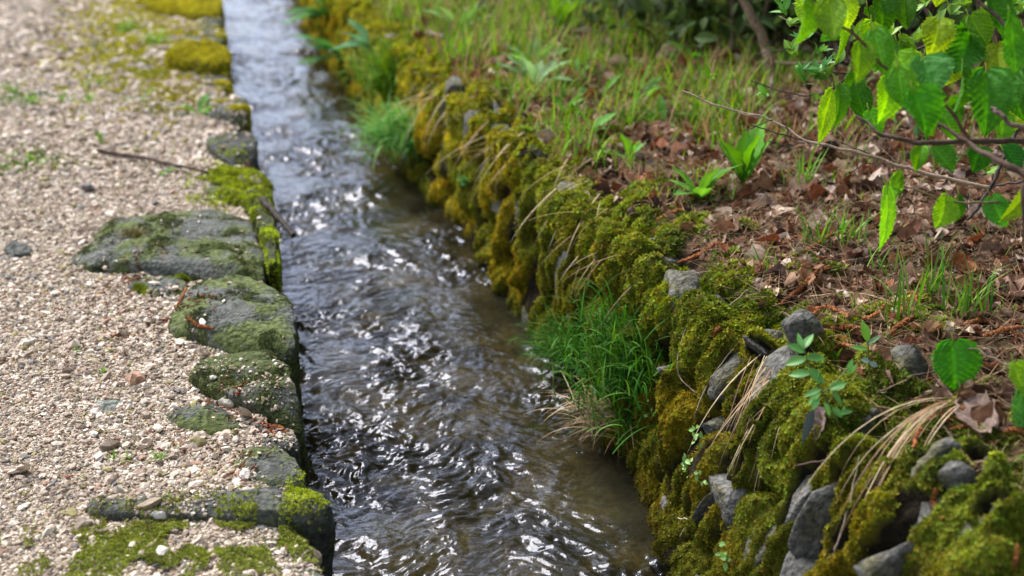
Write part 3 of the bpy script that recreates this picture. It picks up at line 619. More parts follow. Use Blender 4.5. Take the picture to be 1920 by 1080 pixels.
for n, xr, yr, lo, hi in [(7000, (.85, 1.7), (.9, 2.2), .006, .022), (900, (.85, 1.7), (.9, 2.3), .02, .045), (4200, (.8, 2.2), (2.2, 3.4), .012, .034), (600, (.8, 2.2), (2.2, 3.6), .03, .06), (4200, (.75, 3.4), (3.4, 6.5), .03, .07)]:
    P = bank_pts(n, xr, yr, rng, .01, mossdens); m_ = len(P); T, TF = litter_T(m_, rng); s = rng.uniform(lo, hi, m_); P[:, 2] += s * .25 * rng.random(m_)
    mg.add(*scatter(T, TF, P, frames(unit(np.array([0, 0, 1.0]) + .45 * rng.normal(size=(m_, 3))), rng.random(m_) * 6.28), s, LIT[rng.choice(7, m_, p=[.20, .19, .15, .13, .14, .07, .12])] * rng.uniform(.6, 1.3, (m_, 1))))
tag(mg.obj('leaf_litter', M_litter), kind='stuff', label='brown crumbled leaf litter on the bank behind the wall', cat='leaf litter')
mg = Merge()
for n, xr, yr, lo, hi, wd in [(9000, (.84, 1.7), (.9, 2.3), .02, .07, .0011), (6000, (.8, 2.2), (2.3, 3.6), .03, .09, .0016), (3500, (.75, 3.2), (3.6, 6.5), .05, .12, .003)]:
    P = bank_pts(n, xr, yr, rng, -.05, lambda X, Y: .6 + .4 * mossdens(X, Y)); m_ = len(P); P[:, 2] += .002 + .008 * rng.random(m_)
    t = rng.random((m_, 1)); c = (np.array([.36, .25, .14]) * t + np.array([.16, .07, .035]) * (1 - t)) * rng.uniform(.6, 1.25, (m_, 1))
    mg.add(*blades(P, rng.random(m_) * 6.28, rng.uniform(lo, hi, m_), np.full(m_, wd) * rng.uniform(.7, 1.4, m_), rng.uniform(1.15, 1.5, m_), rng.uniform(-.2, .6, m_), c, seg=4))
tag(mg.obj('dry_needles', M_dry), kind='stuff', label='dry straw bits and needles scattered over the bank', cat='dry straw')
# living grass carpet, denser away from the near lip
mg = Merge()
gd = lambda X, Y: np.clip(.05 + 1.9 * fbm(X * 4.5, Y * 4.5, 9, 3) + .55 * smooth(2.4, 3.4, Y) * smooth(2.4, 1.2, X - .0) , .02, 1) * (.25 + .75 * smooth(2.6, 1.5, X)) * np.where(Y < 2.0, .45, np.where(Y < 2.6, .55, 1))
for n, xr, yr, lo, hi, wd in [(6500, (.85, 1.9), (1.2, 2.5), .012, .05, .0022), (21000, (.8, 2.6), (2.3, 3.8), .02, .085, .0032), (32000, (.72, 3.4), (3.8, 6.8), .04, .14, .006), (8000, (.7, 4.5), (6.8, 10), .06, .14, .009), (5000, (.78, 1.6), (2.6, 5.5), .06, .16, .0045)]:
    P = bank_pts(n, xr, yr, rng, .02, gd); m_ = len(P); t = rng.random((m_, 1)); P[:, 2] -= .003
    c = (np.array([.10, .32, .025]) * t + np.array([.30, .46, .05]) * (1 - t)) * rng.uniform(.35, 1.3, (m_, 1)); dr = rng.random(m_) < .3; c[dr] = np.array([.40, .28, .14]) * rng.uniform(.6, 1.2, (dr.sum(), 1))
    mg.add(*blades(P, rng.random(m_) * 6.28, rng.uniform(lo, hi, m_), np.full(m_, wd) * rng.uniform(.6, 1.3, m_), rng.uniform(0, .5, m_), rng.uniform(.2, 1.5, m_), c))
tag(mg.obj('grass', M_grass), kind='stuff', label='short mixed green and straw grass on the far part of the bank', cat='grass')
# yellow-green moss cushions on the far bank top
P = bank_pts(16000, (.72, 2.2), (2.6, 7.5), rng, -.02, lambda X, Y: smooth(-.1, .35, fbm(X * 4, Y * 4, 19, 2) - .45 * (X - lipx(Y)) + .15)); m_ = len(P)
A_ = scatter(SP, SPF, P, frames(unit(np.array([0, 0, 1.0]) + .3 * rng.normal(size=(m_, 3))), rng.random(m_) * 6.28), .013 * rng.uniform(.6, 1.4, m_), np.array([.27, .27, .03]) * rng.uniform(.5, 1.3, (m_, 1)))
tag(mesh_obj('bank_moss', A_[0], A_[1], M_moss, col=A_[2]), kind='stuff', label='yellow moss on the far bank top among the grass', cat='moss')

# ------------------------------------------------------------------ grass tufts and hanging straw
def tuft(name, px, py, n, lo, hi, wd, cols, label, cat='grass', az=None, azs=math.pi, th=(0, .7), kap=(.3, 1.8), rad=.02, group=None, tree=None, lift=0.0, m_=None, seg=6, stretch=(1, 1, 1)):
    p, _ = hit(px, py, tree)
    off = rng.normal(size=(n, 3)) * rad * np.array(stretch); off[:, 2] *= .4
    pos = off; pos[:, 2] += lift
    a_ = rng.uniform(-math.pi, math.pi, n) if az is None else az + rng.normal(size=n) * azs
    cols = np.array(cols); c = cols[rng.integers(0, len(cols), n)] * rng.uniform(.65, 1.3, (n, 1))
    A_ = blades(pos, a_, rng.uniform(lo, hi, n), wd * rng.uniform(.6, 1.3, n), rng.uniform(*th, n), rng.uniform(*kap, n), c, seg=seg)
    o = mesh_obj(name, A_[0], A_[1], m_ or M_grass, col=A_[2]); o.location = p; tag(o, label, cat, group); return o
GR = [(.018, .08, .006), (.03, .125, .012), (.055, .18, .02), (.11, .24, .04)]
GL = [(.12, .30, .04), (.18, .38, .06), (.24, .36, .07)]
DR = [(.42, .31, .17), (.33, .21, .11), (.25, .14, .08), (.48, .38, .24)]
Gt = 'green grass tussocks on the wall and bank'
tuft('grass_tussock', 1170, 695, 1700, .03, .09, .0032, GR, 'big deep green grass tussock hanging from the wall over the water', rad=.055, az=math.pi * 1.1, azs=1.6, th=(.0, 1.1), kap=(.2, 1.8), group=Gt, stretch=(.8, 1.3, 2.2))
tuft('grass_tussock', 1075, 665, 320, .05, .14, .0032, GR, 'smaller green tussock merging into the left of the big one', rad=.03, az=math.pi, azs=1.3, th=(.2, 1.2), kap=(.4, 2.0), group=Gt)
tuft('dry_tussock', 1150, 775, 170, .05, .13, .0026, DR + GR[:1], 'straw-coloured dead blades trailing into the water under the big tussock', rad=.035, az=math.pi, azs=1.2, th=(.9, 1.6), kap=(.4, 1.2), m_=M_dry)
tuft('grass_tussock', 740, 165, 380, .10, .26, .006, [(.07, .20, .02), (.12, .26, .03), (.20, .30, .04)], 'blurred dark green tussock upstream, above the blue-green one', rad=.05, az=math.pi, azs=1.5, th=(.1, .9), kap=(.3, 1.8), group=Gt)
tuft('grass_tussock', 770, 262, 800, .08, .22, .0055, [(.16, .40, .09), (.10, .30, .05), (.24, .44, .12)], 'blurred blue-green tussock drooping to the water mid-stream', rad=.05, az=math.pi, azs=1.3, th=(.3, 1.2), kap=(.4, 2.0), group=Gt)
tuft('hanging_straw', 1470, 690, 95, .12, .22, .0022, DR, 'thick sheaf of tan straw hanging down the wall left of the oval-leaved sprout', 'dry grass', az=math.pi * 1.32, azs=.3, th=(1.5, 2.1), kap=(.5, 1.0), rad=.017, m_=M_dry, seg=8, group='dry straw hanging over the wall', stretch=(.7, 1.6, .7))
tuft('hanging_straw', 1560, 690, 34, .10, .20, .0022, DR, 'loose straw hanging behind and below the oval-leaved sprout', 'dry grass', az=math.pi * 1.32, azs=.4, th=(1.5, 2.1), kap=(.5, 1.0), rad=.016, m_=M_dry, seg=8, group='dry straw hanging over the wall')
tuft('hanging_straw', 1785, 752, 22, .16, .33, .0019, DR, 'long pale straw arching from under the single round leaf', 'dry grass', az=math.pi * 1.16, azs=.13, th=(1.25, 1.5), kap=(1.1, 1.7), rad=.008, m_=M_dry, seg=9, group='dry straw hanging over the wall')
for (x, y, n, lo, hi, lab) in [(1085,320,45,.07,.2,'curtain of pale straw falling over the lip at the bend above the litter'),(1130,400,50,.08,.2,'pinkish straw hanging below the red litter on the lip'),(965,245,40,.1,.26,'blurred straw curtain upstream of the bend'),(820,170,24,.12,.26,'farthest straw curtain hanging beside the dark green tussock')]:
    tuft('hanging_straw', x, y, n, lo, hi, .0032 if y < 320 else .0024, DR + [(.30, .22, .06), (.22, .17, .04)], lab, 'dry grass', az=math.pi * 1.1, azs=.7, th=(1.5, 2.4), kap=(.4, .9), rad=.07, m_=M_dry, seg=8, group='dry straw hanging over the wall', stretch=(.3, 1.8, .6))
for (x, y, n, lo, hi, lab) in [(1530,465,22,.05,.11,'two tall pale green grass shoots behind the drooping shrub leaf'),(1590,455,34,.04,.09,'short bright grass clump below the thin bare twig'),(1575,680,8,.03,.06,'few short grass shoots at the catkins on the moss'),(1745,560,26,.06,.13,'open tuft of arching blades in the middle of the near litter'),(1820,590,34,.05,.12,'dense upright tuft at the right of the near litter'),(1690,600,16,.06,.13,'thin arching tuft left of the open tuft'),(1660,520,12,.03,.07,'small grass shoots right of the catkin heap'),(1430,500,10,.03,.07,'small shoots in the moss near the lip'),(1770,330,30,.05,.10,'grass clump under the horizontal branch'),(1500,350,30,.05,.12,'grass clump behind the broadleaf rosettes')]:
    tuft('grass_tuft', x, y, n, lo, hi, .0034, GL + GR[2:], lab, th=(0, .5), kap=(.1, 1.5), rad=.012, group='small grass tufts in the litter')
for (x, y, n, lo, hi, lab) in [(195,700,9,.008,.02,'tiny green sprout in the gravel left of the dark green block'),(145,658,6,.008,.016,'tiniest sprout above the one left of the dark green block'),(240,860,8,.01,.02,'pair of tiny sprouts in the near gravel'),(300,862,12,.012,.025,'yellow-green tuft in the near gravel'),(210,862,7,.01,.02,'orange-green sprout left of the yellow-green tuft'),(25,175,40,.02,.05,'blurred grass patch at the left edge of the path'),(60,195,30,.02,.05,'blurred grass patch right of the one at the left edge'),(180,160,26,.02,.06,'blurred grass shoots in mid path'),(165,195,20,.02,.05,'blurred shoots below those in mid path'),(70,305,30,.015,.035,'low green sprouts at the left, level with the twig'),(45,300,24,.015,.035,'low sprouts at the left edge, level with the twig'),(295,85,60,.04,.10,'blurred bright tuft beside the yellow moss stone'),(240,60,60,.04,.10,'blurred tuft among the far path moss'),(130,190,18,.02,.05,'blurred sprouts at the far left of centre path')]:
    tuft('sprout', x, y, n, lo, hi, .0028 if y > 400 else .005, GL, lab, 'sprout', th=(0, .9), kap=(.1, 1.2), rad=.003 if y > 400 else .022, tree=LB, group='little sprouts in the gravel')

# ------------------------------------------------------------------ broad-leaved plants
def leaf_grid(L_, Wd, nu=9, nv=5, shape=.5, fold=.15, droop=.3, ser=0.0, corr=0.0, base=0.0):
    u, v = np.meshgrid(np.linspace(0, 1, nu), np.linspace(-1, 1, nv), indexing='ij')
    w = np.sin(np.pi * u ** shape) ** .85; w = np.where(u > .75, w * np.clip((1 - u) / .25, 0, 1) ** .25, w)
    w = np.maximum(w, base * (1 - u)); w[-1] = .0
    sr = 1 + ser * (np.arange(nu) % 2 * 2 - 1)[:, None] * np.abs(v) ** 3
    y = v * w * Wd / 2 * sr
    x = u * L_
    z = fold * np.abs(y) - droop * L_ * u ** 2 + corr * Wd * np.sin((u * 7 - np.abs(v) * 1.6) * 2 * np.pi) * np.clip(np.abs(v) * 1.5, 0, 1) * w
    return np.stack([x, y, z], -1).reshape(-1, 3), grid_faces(nu, nv), u, v
def place_leaf(V, p, xdir, nrm):
    x = unit(xdir); n = unit(np.asarray(nrm, float) - x * np.dot(nrm, x)); y = np.cross(n, x)
    return p + V[:, :1] * x + V[:, 1:2] * y + V[:, 2:] * n
def rosette(px, py, leaves, Lr, Wr, col, label, tree=None, name='broadleaf_plant', th=(.2, .9), azs=None, ser=.06, group=None, cat='plant'):
    p, _ = hit(px, py, tree); root = empty(name, p); tag(root, label, cat, group)
    for k in range(leaves):
        a_ = k * 2.4 + rng.random() * .6 if azs is None else azs[k % len(azs)] + rng.normal() * .15
        t = rng.uniform(*th); L_ = rng.uniform(*Lr); V, Fc, u, v = leaf_grid(L_, L_ * rng.uniform(*Wr), 15, 5, 1.3, .3, rng.uniform(.1, .5), ser=ser * 2, base=.14); V = V + np.stack([0 * V[:, 0], .05 * L_ * pn(V[:, 0] / L_ * 3, k, px), .05 * L_ * pn(V[:, 0] / L_ * 4, V[:, 1] / L_ * 6, k)], -1)
        d = np.array([math.cos(a_) * math.sin(t), math.sin(a_) * math.sin(t), math.cos(t)]); n_ = np.array([-math.cos(a_) * math.cos(t), -math.sin(a_) * math.cos(t), math.sin(t)])
        c = np.array(col) * rng.uniform(.5, 1.1); cc = np.repeat(c[None], len(V), 0); cc[np.abs(v.ravel()) < .1] *= 1.35
        mesh_obj('leaf', place_leaf(V, np.zeros(3), d, n_), Fc, M_leaf, root, cc, True)
    return root
Gp = 'broad-leaved weeds'
rosette(1312, 378, 10, (.06, .11), (.28, .38), (.15, .36, .06), 'bright rosette with long toothed leaves on the litter behind the lip', group=Gp)
rosette(1392, 350, 7, (.10, .15), (.26, .34), (.15, .38, .05), 'taller upright leafy weed right behind the bright rosette', th=(.05, .45), group=Gp)
rosette(1003, 165, 7, (.09, .15), (.25, .35), (.22, .38, .16), 'blurred pale green weed on the far bank by the pale spot', th=(.2, .9), group=Gp)
rosette(1045, 60, 6, (.13, .20), (.22, .3), (.2, .42, .06), 'blurred upright weed at the top of the far bank', th=(.05, .6), group=Gp)
rosette(865, 60, 6, (.10, .18), (.25, .35), (.22, .42, .12), 'blurred small weed beside the far yellow moss lip', group=Gp)
rosette(1000, 130, 6, (.10, .16), (.25, .35), (.2, .4, .1), 'blurred small weed above the pale green one', group=Gp)
rosette(1120, 30, 7, (.12, .22), (.2, .3), (.12, .3, .08), 'blurred darker weed right of the upright far weed', group=Gp)
rosette(640, 110, 9, (.12, .24), (.25, .4), (.10, .28, .07), 'blurred leafy plant leaning over the water on the far wall', th=(.6, 1.5), azs=[3.1, 3.6, 2.6, 4.2], group=Gp)
rosette(620, 30, 10, (.14, .26), (.3, .45), (.07, .22, .05), 'blurred dark leafy plant at the top of the far wall', th=(.5, 1.5), azs=[3.1, 3.8, 2.4, 4.4], group=Gp)
rosette(700, 95, 6, (.10, .18), (.3, .4), (.16, .34, .16), 'blurred pale leaves on the wall right of the leaning plant', th=(.5, 1.4), azs=[3.1, 3.8, 2.4], group=Gp)
rosette(880, 345, 5, (.03, .06), (.4, .6), (.12, .34, .10), 'small green plant at the wall foot left of the mossy buttress', th=(.5, 1.4), azs=[3.1, 3.8, 2.4], group=Gp)
Gl = 'little leafy seedlings on the gravel path'
rosette(190, 270, 3, (.03, .045), (.4, .5), (.17, .38, .04), 'seedling with one upright serrated leaf on the open gravel', tree=LB, th=(.0, .9), name='seedling', group=Gl, ser=.1, cat='seedling')
rosette(370, 215, 6, (.06, .10), (.25, .35), (.14, .36, .05), 'leafy seedling growing between the far kerb stones', tree=LB, th=(.6, 1.4), name='seedling', group=Gl, cat='seedling')
rosette(262, 192, 3, (.05, .09), (.2, .3), (.15, .34, .05), 'slanting narrow-leaved seedling by the flat sunk slab', tree=LB, th=(.7, 1.4), name='seedling', group=Gl, cat='seedling')
rosette(300, 328, 4, (.04, .055), (.3, .4), (.15, .34, .04), 'seedling standing behind the long twig', tree=LB, th=(.5, 1.4), azs=[0.2, 1.3, -1.2], name='seedling', group=Gl, cat='seedling')

def twig_path(pts, n=None, jit=.003, seed=1):
    P = np.array([at_d(x, y, d) for x, y, d in pts]); return resample(P, n or 6 * len(P), jit, seed)
def oval(L_, W_, fold=.25, droop=.15): return leaf_grid(L_, W_, 9, 5, .8, fold, droop, base=.1)
def shoot(root, p, d, n, Ls, col, mat_=M_shiny, part='leaf', aspect=.42, spread=(.3, 1.2), stem=True):
    """a little fan of oval leaves at p, growing along d; leaves become parts of root"""
    o = np.array(root.location)
    for k in range(n):
        r = rng.normal(size=3); r = unit(r - d * np.dot(r, d)); t = rng.uniform(*spread); ld = unit(d * math.cos(t) + r * math.sin(t)); L_ = Ls * rng.uniform(.65, 1.15)
        V, Fc, u, v = oval(L_, L_ * aspect * rng.uniform(.8, 1.2)); nn = unit(np.array([0, 0, 1.0]) * .9 + d * .3 - FW * .35 + rng.normal(size=3) * .25)
        c = np.array(col) * rng.uniform(.7, 1.35); cc = np.repeat(c[None], len(V), 0); cc[np.abs(v.ravel()) < .1] *= 1.2
        mesh_obj(part, place_leaf(V, p - o + d * rng.uniform(0, Ls * .3), ld, nn), Fc, mat_, root, cc, True)
# sprout with oval leaves on the lip (in focus)
p0, _ = hit(1578, 800); d0 = (p0 - CAM) @ FW
sp_ = empty('leafy_sprout', p0); tag(sp_, 'in-focus sprout with glossy oval blue-green leaves growing from the wall lip', 'plant')
top_ = at_d(1505, 640, d0 - .02); mid = at_d(1540, 735, d0 - .02)
path = resample([p0, mid, at_d(1515, 680, d0 - .02), top_], 14, .002)
V, Fc = tube(path - p0, np.linspace(.0014, .0009, 14), 6); mesh_obj('stem', V, Fc, M_bark, sp_, np.tile([.12, .16, .05], (len(V), 1)), True)
br = resample([mid, at_d(1560, 725, d0 - .03), at_d(1590, 690, d0 - .03)], 8); V, Fc = tube(br - p0, .0009, 5); mesh_obj('stem', V, Fc, M_bark, sp_, np.tile([.14, .22, .06], (len(V), 1)), True)
for (x, y, dx, dy, L_, asp) in [(1508,660,-30,-12,36,.5),(1506,655,12,-42,40,.42),(1504,655,-5,-35,32,.35),(1512,672,38,5,38,.5),(1518,690,20,30,34,.55),(1520,700,-42,-4,40,.4),(1512,672,-42,8,40,.45),
    (1540,730,-45,8,36,.35),(1538,738,-30,20,30,.4),(1555,728,28,-28,34,.4),(1556,732,38,2,36,.6),(1560,735,30,22,32,.5),(1590,700,-8,-34,30,.35),(1592,700,16,-26,26,.35),(1535,745,-20,28,26,.5),(1545,755,10,36,28,.5),(1560,765,32,10,26,.5),(1575,775,34,-16,24,.45),(1578,780,6,-32,20,.4),(1530,715,-20,-22,24,.4),(1545,720,-4,-32,24,.4)]:
    p = at_d(x, y, d0 - .025); tip = RT * dx - UP * dy; tip = unit(tip) + rng.normal(size=3) * .25; L_ = L_ / F_PX * d0 * 1.05
    V, Fc, u, v = oval(L_, L_ * asp, .3, .12); c = np.array([.14, .34, .09]) * rng.uniform(.8, 1.35); cc = np.repeat(c[None], len(V), 0); cc[np.abs(v.ravel()) < .1] *= 1.15
    mesh_obj('leaf', place_leaf(V, p - p0, tip, -FW * .8 + np.array([0, 0, .9]) + rng.normal(size=3) * .3), Fc, M_shiny, sp_, cc, True)
# second slim sprout
p1, _ = hit(1640, 735); d1 = (p1 - CAM) @ FW; s2 = empty('leafy_sprout', p1); tag(s2, 'slim sprout with a few leaves standing before the dark rock on the lip', 'plant')
path = resample([p1, at_d(1630, 690, d1 - .03), at_d(1627, 640, d1 - .04)], 10, .001); V, Fc = tube(path - p1, .001, 6); mesh_obj('stem', V, Fc, M_bark, s2, np.tile([.10, .13, .05], (len(V), 1)), True)
for (x, y, dx, dy, L_, asp, c) in [(1627,640,-8,-36,40,.42,(.2,.45,.06)),(1627,645,26,-18,30,.3,(.25,.4,.2)),(1627,655,-30,-6,34,.3,(.15,.35,.08)),(1630,680,14,6,18,.6,(.25,.35,.33)),(1630,678,-14,-4,16,.6,(.25,.35,.33))]:
    p = at_d(x, y, d1 - .04); V, Fc, u, v = oval(L_ / F_PX * d1, L_ / F_PX * d1 * asp); mesh_obj('leaf', place_leaf(V, p - p1, RT * dx - UP * dy, -FW + np.array([0, 0, .6])), Fc, M_shiny, s2, np.tile(c, (len(V), 1)), True)
# small fleshy plants on the wall face
for (x, y, n, lab) in [(1325,825,9,'topmost tiny pale green fleshy plant on the ochre moss face'),(1305,885,12,'tiny fleshy plant with pinkish stems lower on the ochre moss face'),(1330,900,7,'tiny fleshy plant right of the pinkish-stemmed one'),(1380,1055,10,'small bright green seedling at the foot of the wall, bottom edge'),(1232,772,3,'round green leaflet in the dark recess right of the big tussock')]:
    p, n_ = hit(x, y); r_ = empty('wall_plant', p); tag(r_, lab, 'plant', 'tiny plants on the wall face')
    st_ = resample([[0, 0, 0], [-.012, -.004, .006], [-.016, -.006, .016]], 6); V, Fc = tube(st_, .0008, 5); mesh_obj('stem', V, Fc, M_bark, r_, np.tile([.2, .08, .06], (len(V), 1)), True)
    for k in range(n):
        a_ = rng.random() * 6.28; q_ = np.array([-.016, rng.normal() * .008, .012 + rng.normal() * .008]); L_ = rng.uniform(.008, .015)
        V, Fc, u, v = oval(L_, L_ * .5); mesh_obj('leaf', place_leaf(V, q_, np.array([-.4 + .4 * rng.normal(), math.cos(a_), math.sin(a_) + .3]), np.array([-.6, -.6, .6])), Fc, M_shiny, r_, np.tile(np.array([.20, .36, .10]) * rng.uniform(.8, 1.3), (len(V), 1)), True)

# ------------------------------------------------------------------ catkins, twigs, dead leaves
def catkin(px, n_, label, name='catkin', lift=.008, rad=.0034, tree=None):
    pts = []
    for x, y in px:
        p, nn = hit(x, y, tree)
        pts.append(p + np.array([0, 0, lift]) - FW * .003)
    P = resample(pts, 26, .0015, px[0][0]); o = P[0].copy(); ln = np.linalg.norm(np.diff(P, axis=0), axis=1).sum(); 
    nr = max(30, int(ln / .0016)); P = resample(pts, nr, .0015, px[0][0]); t = np.linspace(0, 1, nr)
    r = rad * (np.clip(np.sin(np.pi * np.clip(t * .94 + .03, 0, 1)), 0, 1) ** .35) * (1 + .22 * np.where(np.arange(nr) % 2, 1, -1))
    V, Fc = tube(P - o, r, 8); Vn = V[:-2].reshape(nr, 8, 3); ctr = (P - o)[:, None]; k = 1 + .25 * rng.normal(size=(nr, 8, 1)).clip(-1.2, 1.2); Vn = ctr + (Vn - ctr) * k; V[:-2] = Vn.reshape(-1, 3)
    c = np.array([.32, .12, .045]) * rng.uniform(.75, 1.15); cc = np.tile(c, (len(V), 1)) * rng.uniform(.6, 1.35, (len(V), 1))
    ob = mesh_obj(name, V, Fc, M_catkin, None, cc, False); ob.location = o; tag(ob, label, 'catkin', 'fallen rust-brown catkins'); return ob
for px, lab in [([(1518,612),(1530,592),(1555,585),(1590,602)],'arched catkin like a bridge on the moss above the oval-leaved sprout'),
 ([(1536,632),(1560,625),(1590,622),(1615,625)],'straight catkin lying level on the moss between the two sprouts'),
 ([(1545,655),(1570,643),(1600,650)],'short thick catkin just under the straight level one'),
 ([(1555,665),(1575,655),(1608,662)],'lowest short catkin of the pair between the sprouts'),
 ([(1615,608),(1640,600),(1658,580)],'catkin slanting up right of the arched one'),
 ([(1665,632),(1690,615),(1712,600)],'catkin slanting up behind the pale moss cushion'),
 ([(1685,600),(1692,585),(1700,590)],'curled catkin stub above the slanting pair'),
 ([(1718,575),(1712,560),(1705,558)],'dark red catkin crumb under the open grass tuft'),
 ([(1460,580+0),(1500,548),(1535,510)],'long catkin leaning up through the moss left of the litter'),
 ([(1525,520),(1545,512),(1555,508)],'bright rust catkin heap on top of the leaning one'),
 ([(1280,560),(1300,545),(1305,525)],'hooked rust catkin on the moss at the wall lip'),
 ([(1270,500),(1310,485),(1340,465),(1360,468)],'curved catkin along the edge of red litter'),
 ([(1460,470),(1485,455),(1510,450)],'rust catkin in the litter left of the short bright grass'),
 ([(1510,478),(1540,460),(1565,440)],'catkin below the tall pale shoots'),
 ([(1710,850),(1722,815),(1745,790),(1775,785)],'dark catkin curving round the bright moss hump under the single round leaf'),
 ([(1770,800),(1790,780),(1830,772)],'catkin by the crumpled grey leaf'),
 ([(1838,775),(1845,752),(1852,735)],'upright catkin stub above the crumpled grey leaf'),
 ([(1780,815),(1820,805),(1850,790)],'catkin lying in front of the crumpled grey leaf'),
 ([(1880,820),(1900,815),(1919,822)],'catkin at the right edge on the near moss'),
 ([(1753,925),(1748,950),(1765,985)],'dark catkin hanging in the crevice of the near stones'),
 ([(1905,1030),(1900,1060),(1898,1079)],'reddish catkin at the bottom right corner'),
 ([(1840,640),(1880,628),(1915,622)],'dark catkin in the litter at the right edge'),
 ([(1800,620),(1830,610),(1860,612)],'catkin before the dense upright tuft'),
 ([(1335,640),(1345,625),(1350,622)],'small catkin stub on the moss above the pale roots'),
 ([(1230,420),(1260,405),(1290,400)],'rust catkin on the litter left of the rosette'),
 ([(880,120),(930,118),(960,122)],'blurred orange catkin on the far moss lip')]:
    catkin(px, 0, lab)
catkin([(330,580),(345,555),(350,540)], 0, 'rust crumb streak in the gap left of the squarish stone', lift=.003, rad=.002, tree=LB)
catkin([(352,595),(372,612),(402,618)], 0, 'rust-red crumb heap on the front edge of the squarish stone', lift=.003, rad=.0032, tree=LB)
catkin([(240,530),(255,525),(270,523)], 0, 'rust crumb on the small mossy stone', lift=.003, rad=.0022, tree=LB)
catkin([(500,805),(520,802),(533,808)], 0, 'orange crumb on the small low kerb stone', lift=.003, rad=.003, tree=LB)
catkin([(195,625),(215,632),(240,615)], 0, 'red crumbs in the gravel left of the squarish stone', lift=.003, rad=.002, tree=LB)
def stick(pts, r, col, label, tree=None, name='twig', lift=.004, free=None, group='fallen twigs and stalks'):
    P = []
    for i, q_ in enumerate(pts):
        if len(q_) == 3: P.append(at_d(*q_)); continue
        p, _ = hit(*q_, tree); P.append(p + np.array([0, 0, lift]))
    P = resample(P, 8 * len(P), .0025, pts[0][0]); o = P[0].copy(); V, Fc = tube(P - o, np.linspace(r, r * .6, len(P)) * (1 + .15 * np.sin(np.arange(len(P)) * 1.7)), 7)
    ob = mesh_obj(name, V, Fc, M_bark, None, np.tile(col, (len(V), 1)), True); ob.location = o; tag(ob, label, 'twig', group)
stick([(185,293),(250,303),(320,318),(388,333)], .0070, (.06, .035, .025), 'long brown twig lying across the gravel towards the moss cushion', LB, lift=.016)
pk, _ = hit(500, 385, LB); dk = (pk - CAM) @ FW
stick([(492,376,dk-.04),(522,408,dk-.12),(550,441,dk-.2)], .0095, (.035, .025, .018), 'short dark twig sticking out over the water from the mossy kerb', None)
pk, _ = hit(468, 318, LB); dk = (pk - CAM) @ FW
stick([(470,345,dk-.06),(467,325,dk-.05),(466,300,dk-.05)], .003, (.28, .10, .05), 'thin red stalk standing in the moss cushion on the kerb', None)
for px, r, c, lab in [([(1325,755),(1270,700),(1290,600)],.0012,(.35,.28,.2),'pale root hanging down the moss beside the green tussock'),
 ([(1285,830),(1330,720),(1390,640)],.0014,(.30,.24,.17),'forked pale root on the moss right of the tussock'),
 ([(1400,610),(1460,590),(1500,600),(1545,575)],.0014,(.2,.14,.1),'grey-brown stalk lying along the lip above the sprout'),
 ([(1510,560),(1600,555),(1680,570),(1740,575)],.0016,(.40,.30,.18),'long pale straw stalk laid on top of the arched moss'),
 ([(1340,600),(1400,550),(1465,500)],.0012,(.30,.22,.14),'straw stalk slanting over the moss lip'),
 ([(1410,485),(1480,488),(1540,490)],.0015,(.45,.34,.22),'pale straw stalk level in the moss below the litter'),
 ([(1390,550),(1450,555),(1500,565)],.0014,(.05,.035,.03),'thin dark twig in the moss left of the leaning catkin'),
 ([(1645,740),(1700,715),(1760,700)],.0018,(.12,.08,.06),'brown twig running from the dark rock under the single round leaf'),
 ([(1490,880),(1560,860),(1610,810)],.0014,(.10,.06,.05),'dark arched rootlet across the hanging straw'),
 ([(1565,1040),(1590,960),(1612,860)],.0012,(.22,.18,.15),'dark thin stalk against the tall grey stone'),
 ([(1730,740),(1800,738),(1890,745)],.0016,(.32,.24,.19),'pale stalk in the litter below the single round leaf'),
 ([(1260,400),(1300,430),(1335,440)],.0016,(.42,.32,.24),'pale curved stalk on the red litter'),
 ([(1615,400),(1640,370),(1680,340)],.0014,(.35,.26,.2),'leaning pale stalk in the litter under the bare twig'),
 ([(1420,340),(1500,330),(1560,345)],.002,(.2,.14,.1),'brown twig in the litter beyond the rosettes'),
 ([(1275,1010),(1290,980),(1270,975)],.0016,(.4,.33,.22),'short pale curl at the wall foot')]:
    stick(px, r, c, lab)
def dead_leaf(px, py, L_, col, label, seed, cv=1.0, yaw=None, nrm=None):
    rg = np.random.default_rng(seed); p, n_ = hit(px, py); u, v = np.meshgrid(np.linspace(0, 1, 15), np.linspace(-1, 1, 11), indexing='ij')
    w = .38 * np.sin(np.pi * np.clip(u * .93 + .03, 0, 1)) ** .6 * (1 + .12 * np.sin(u * 23))
    x = u - .5; y = v * w; z = .5 * cv * (y / .38) ** 2 * .38 + .5 * (u - .5) ** 2 * rg.uniform(-.5, 1) + .10 * fbm(u * 3, v * 1.5, seed, 3) + .022 * np.sin((u * 6 - np.abs(v)) * 6.28) * np.abs(v)
    y = y * (1 - .35 * np.abs(v) * cv * .6)
    V = np.stack([x, y, z], -1).reshape(-1, 3) * L_
    f = frames(unit(n_ * np.sign(n_[2]) + rg.normal(size=3) * .3 - FW * .25 if nrm is None else np.array(nrm))[None], np.array([rg.random() * 6.28 if yaw is None else yaw]))[0]
    ob = mesh_obj('dead_leaf', V @ f.T, grid_faces(15, 11), M_litter, None, np.tile(col, (len(V), 1)) * (1 + .2 * fbm(u * 8, v * 4, seed, 2).reshape(-1, 1)), True)
    ob.location = p + np.array([0, 0, L_ * .12]); tag(ob, label, 'dead leaf', 'withered leaves on the bank')
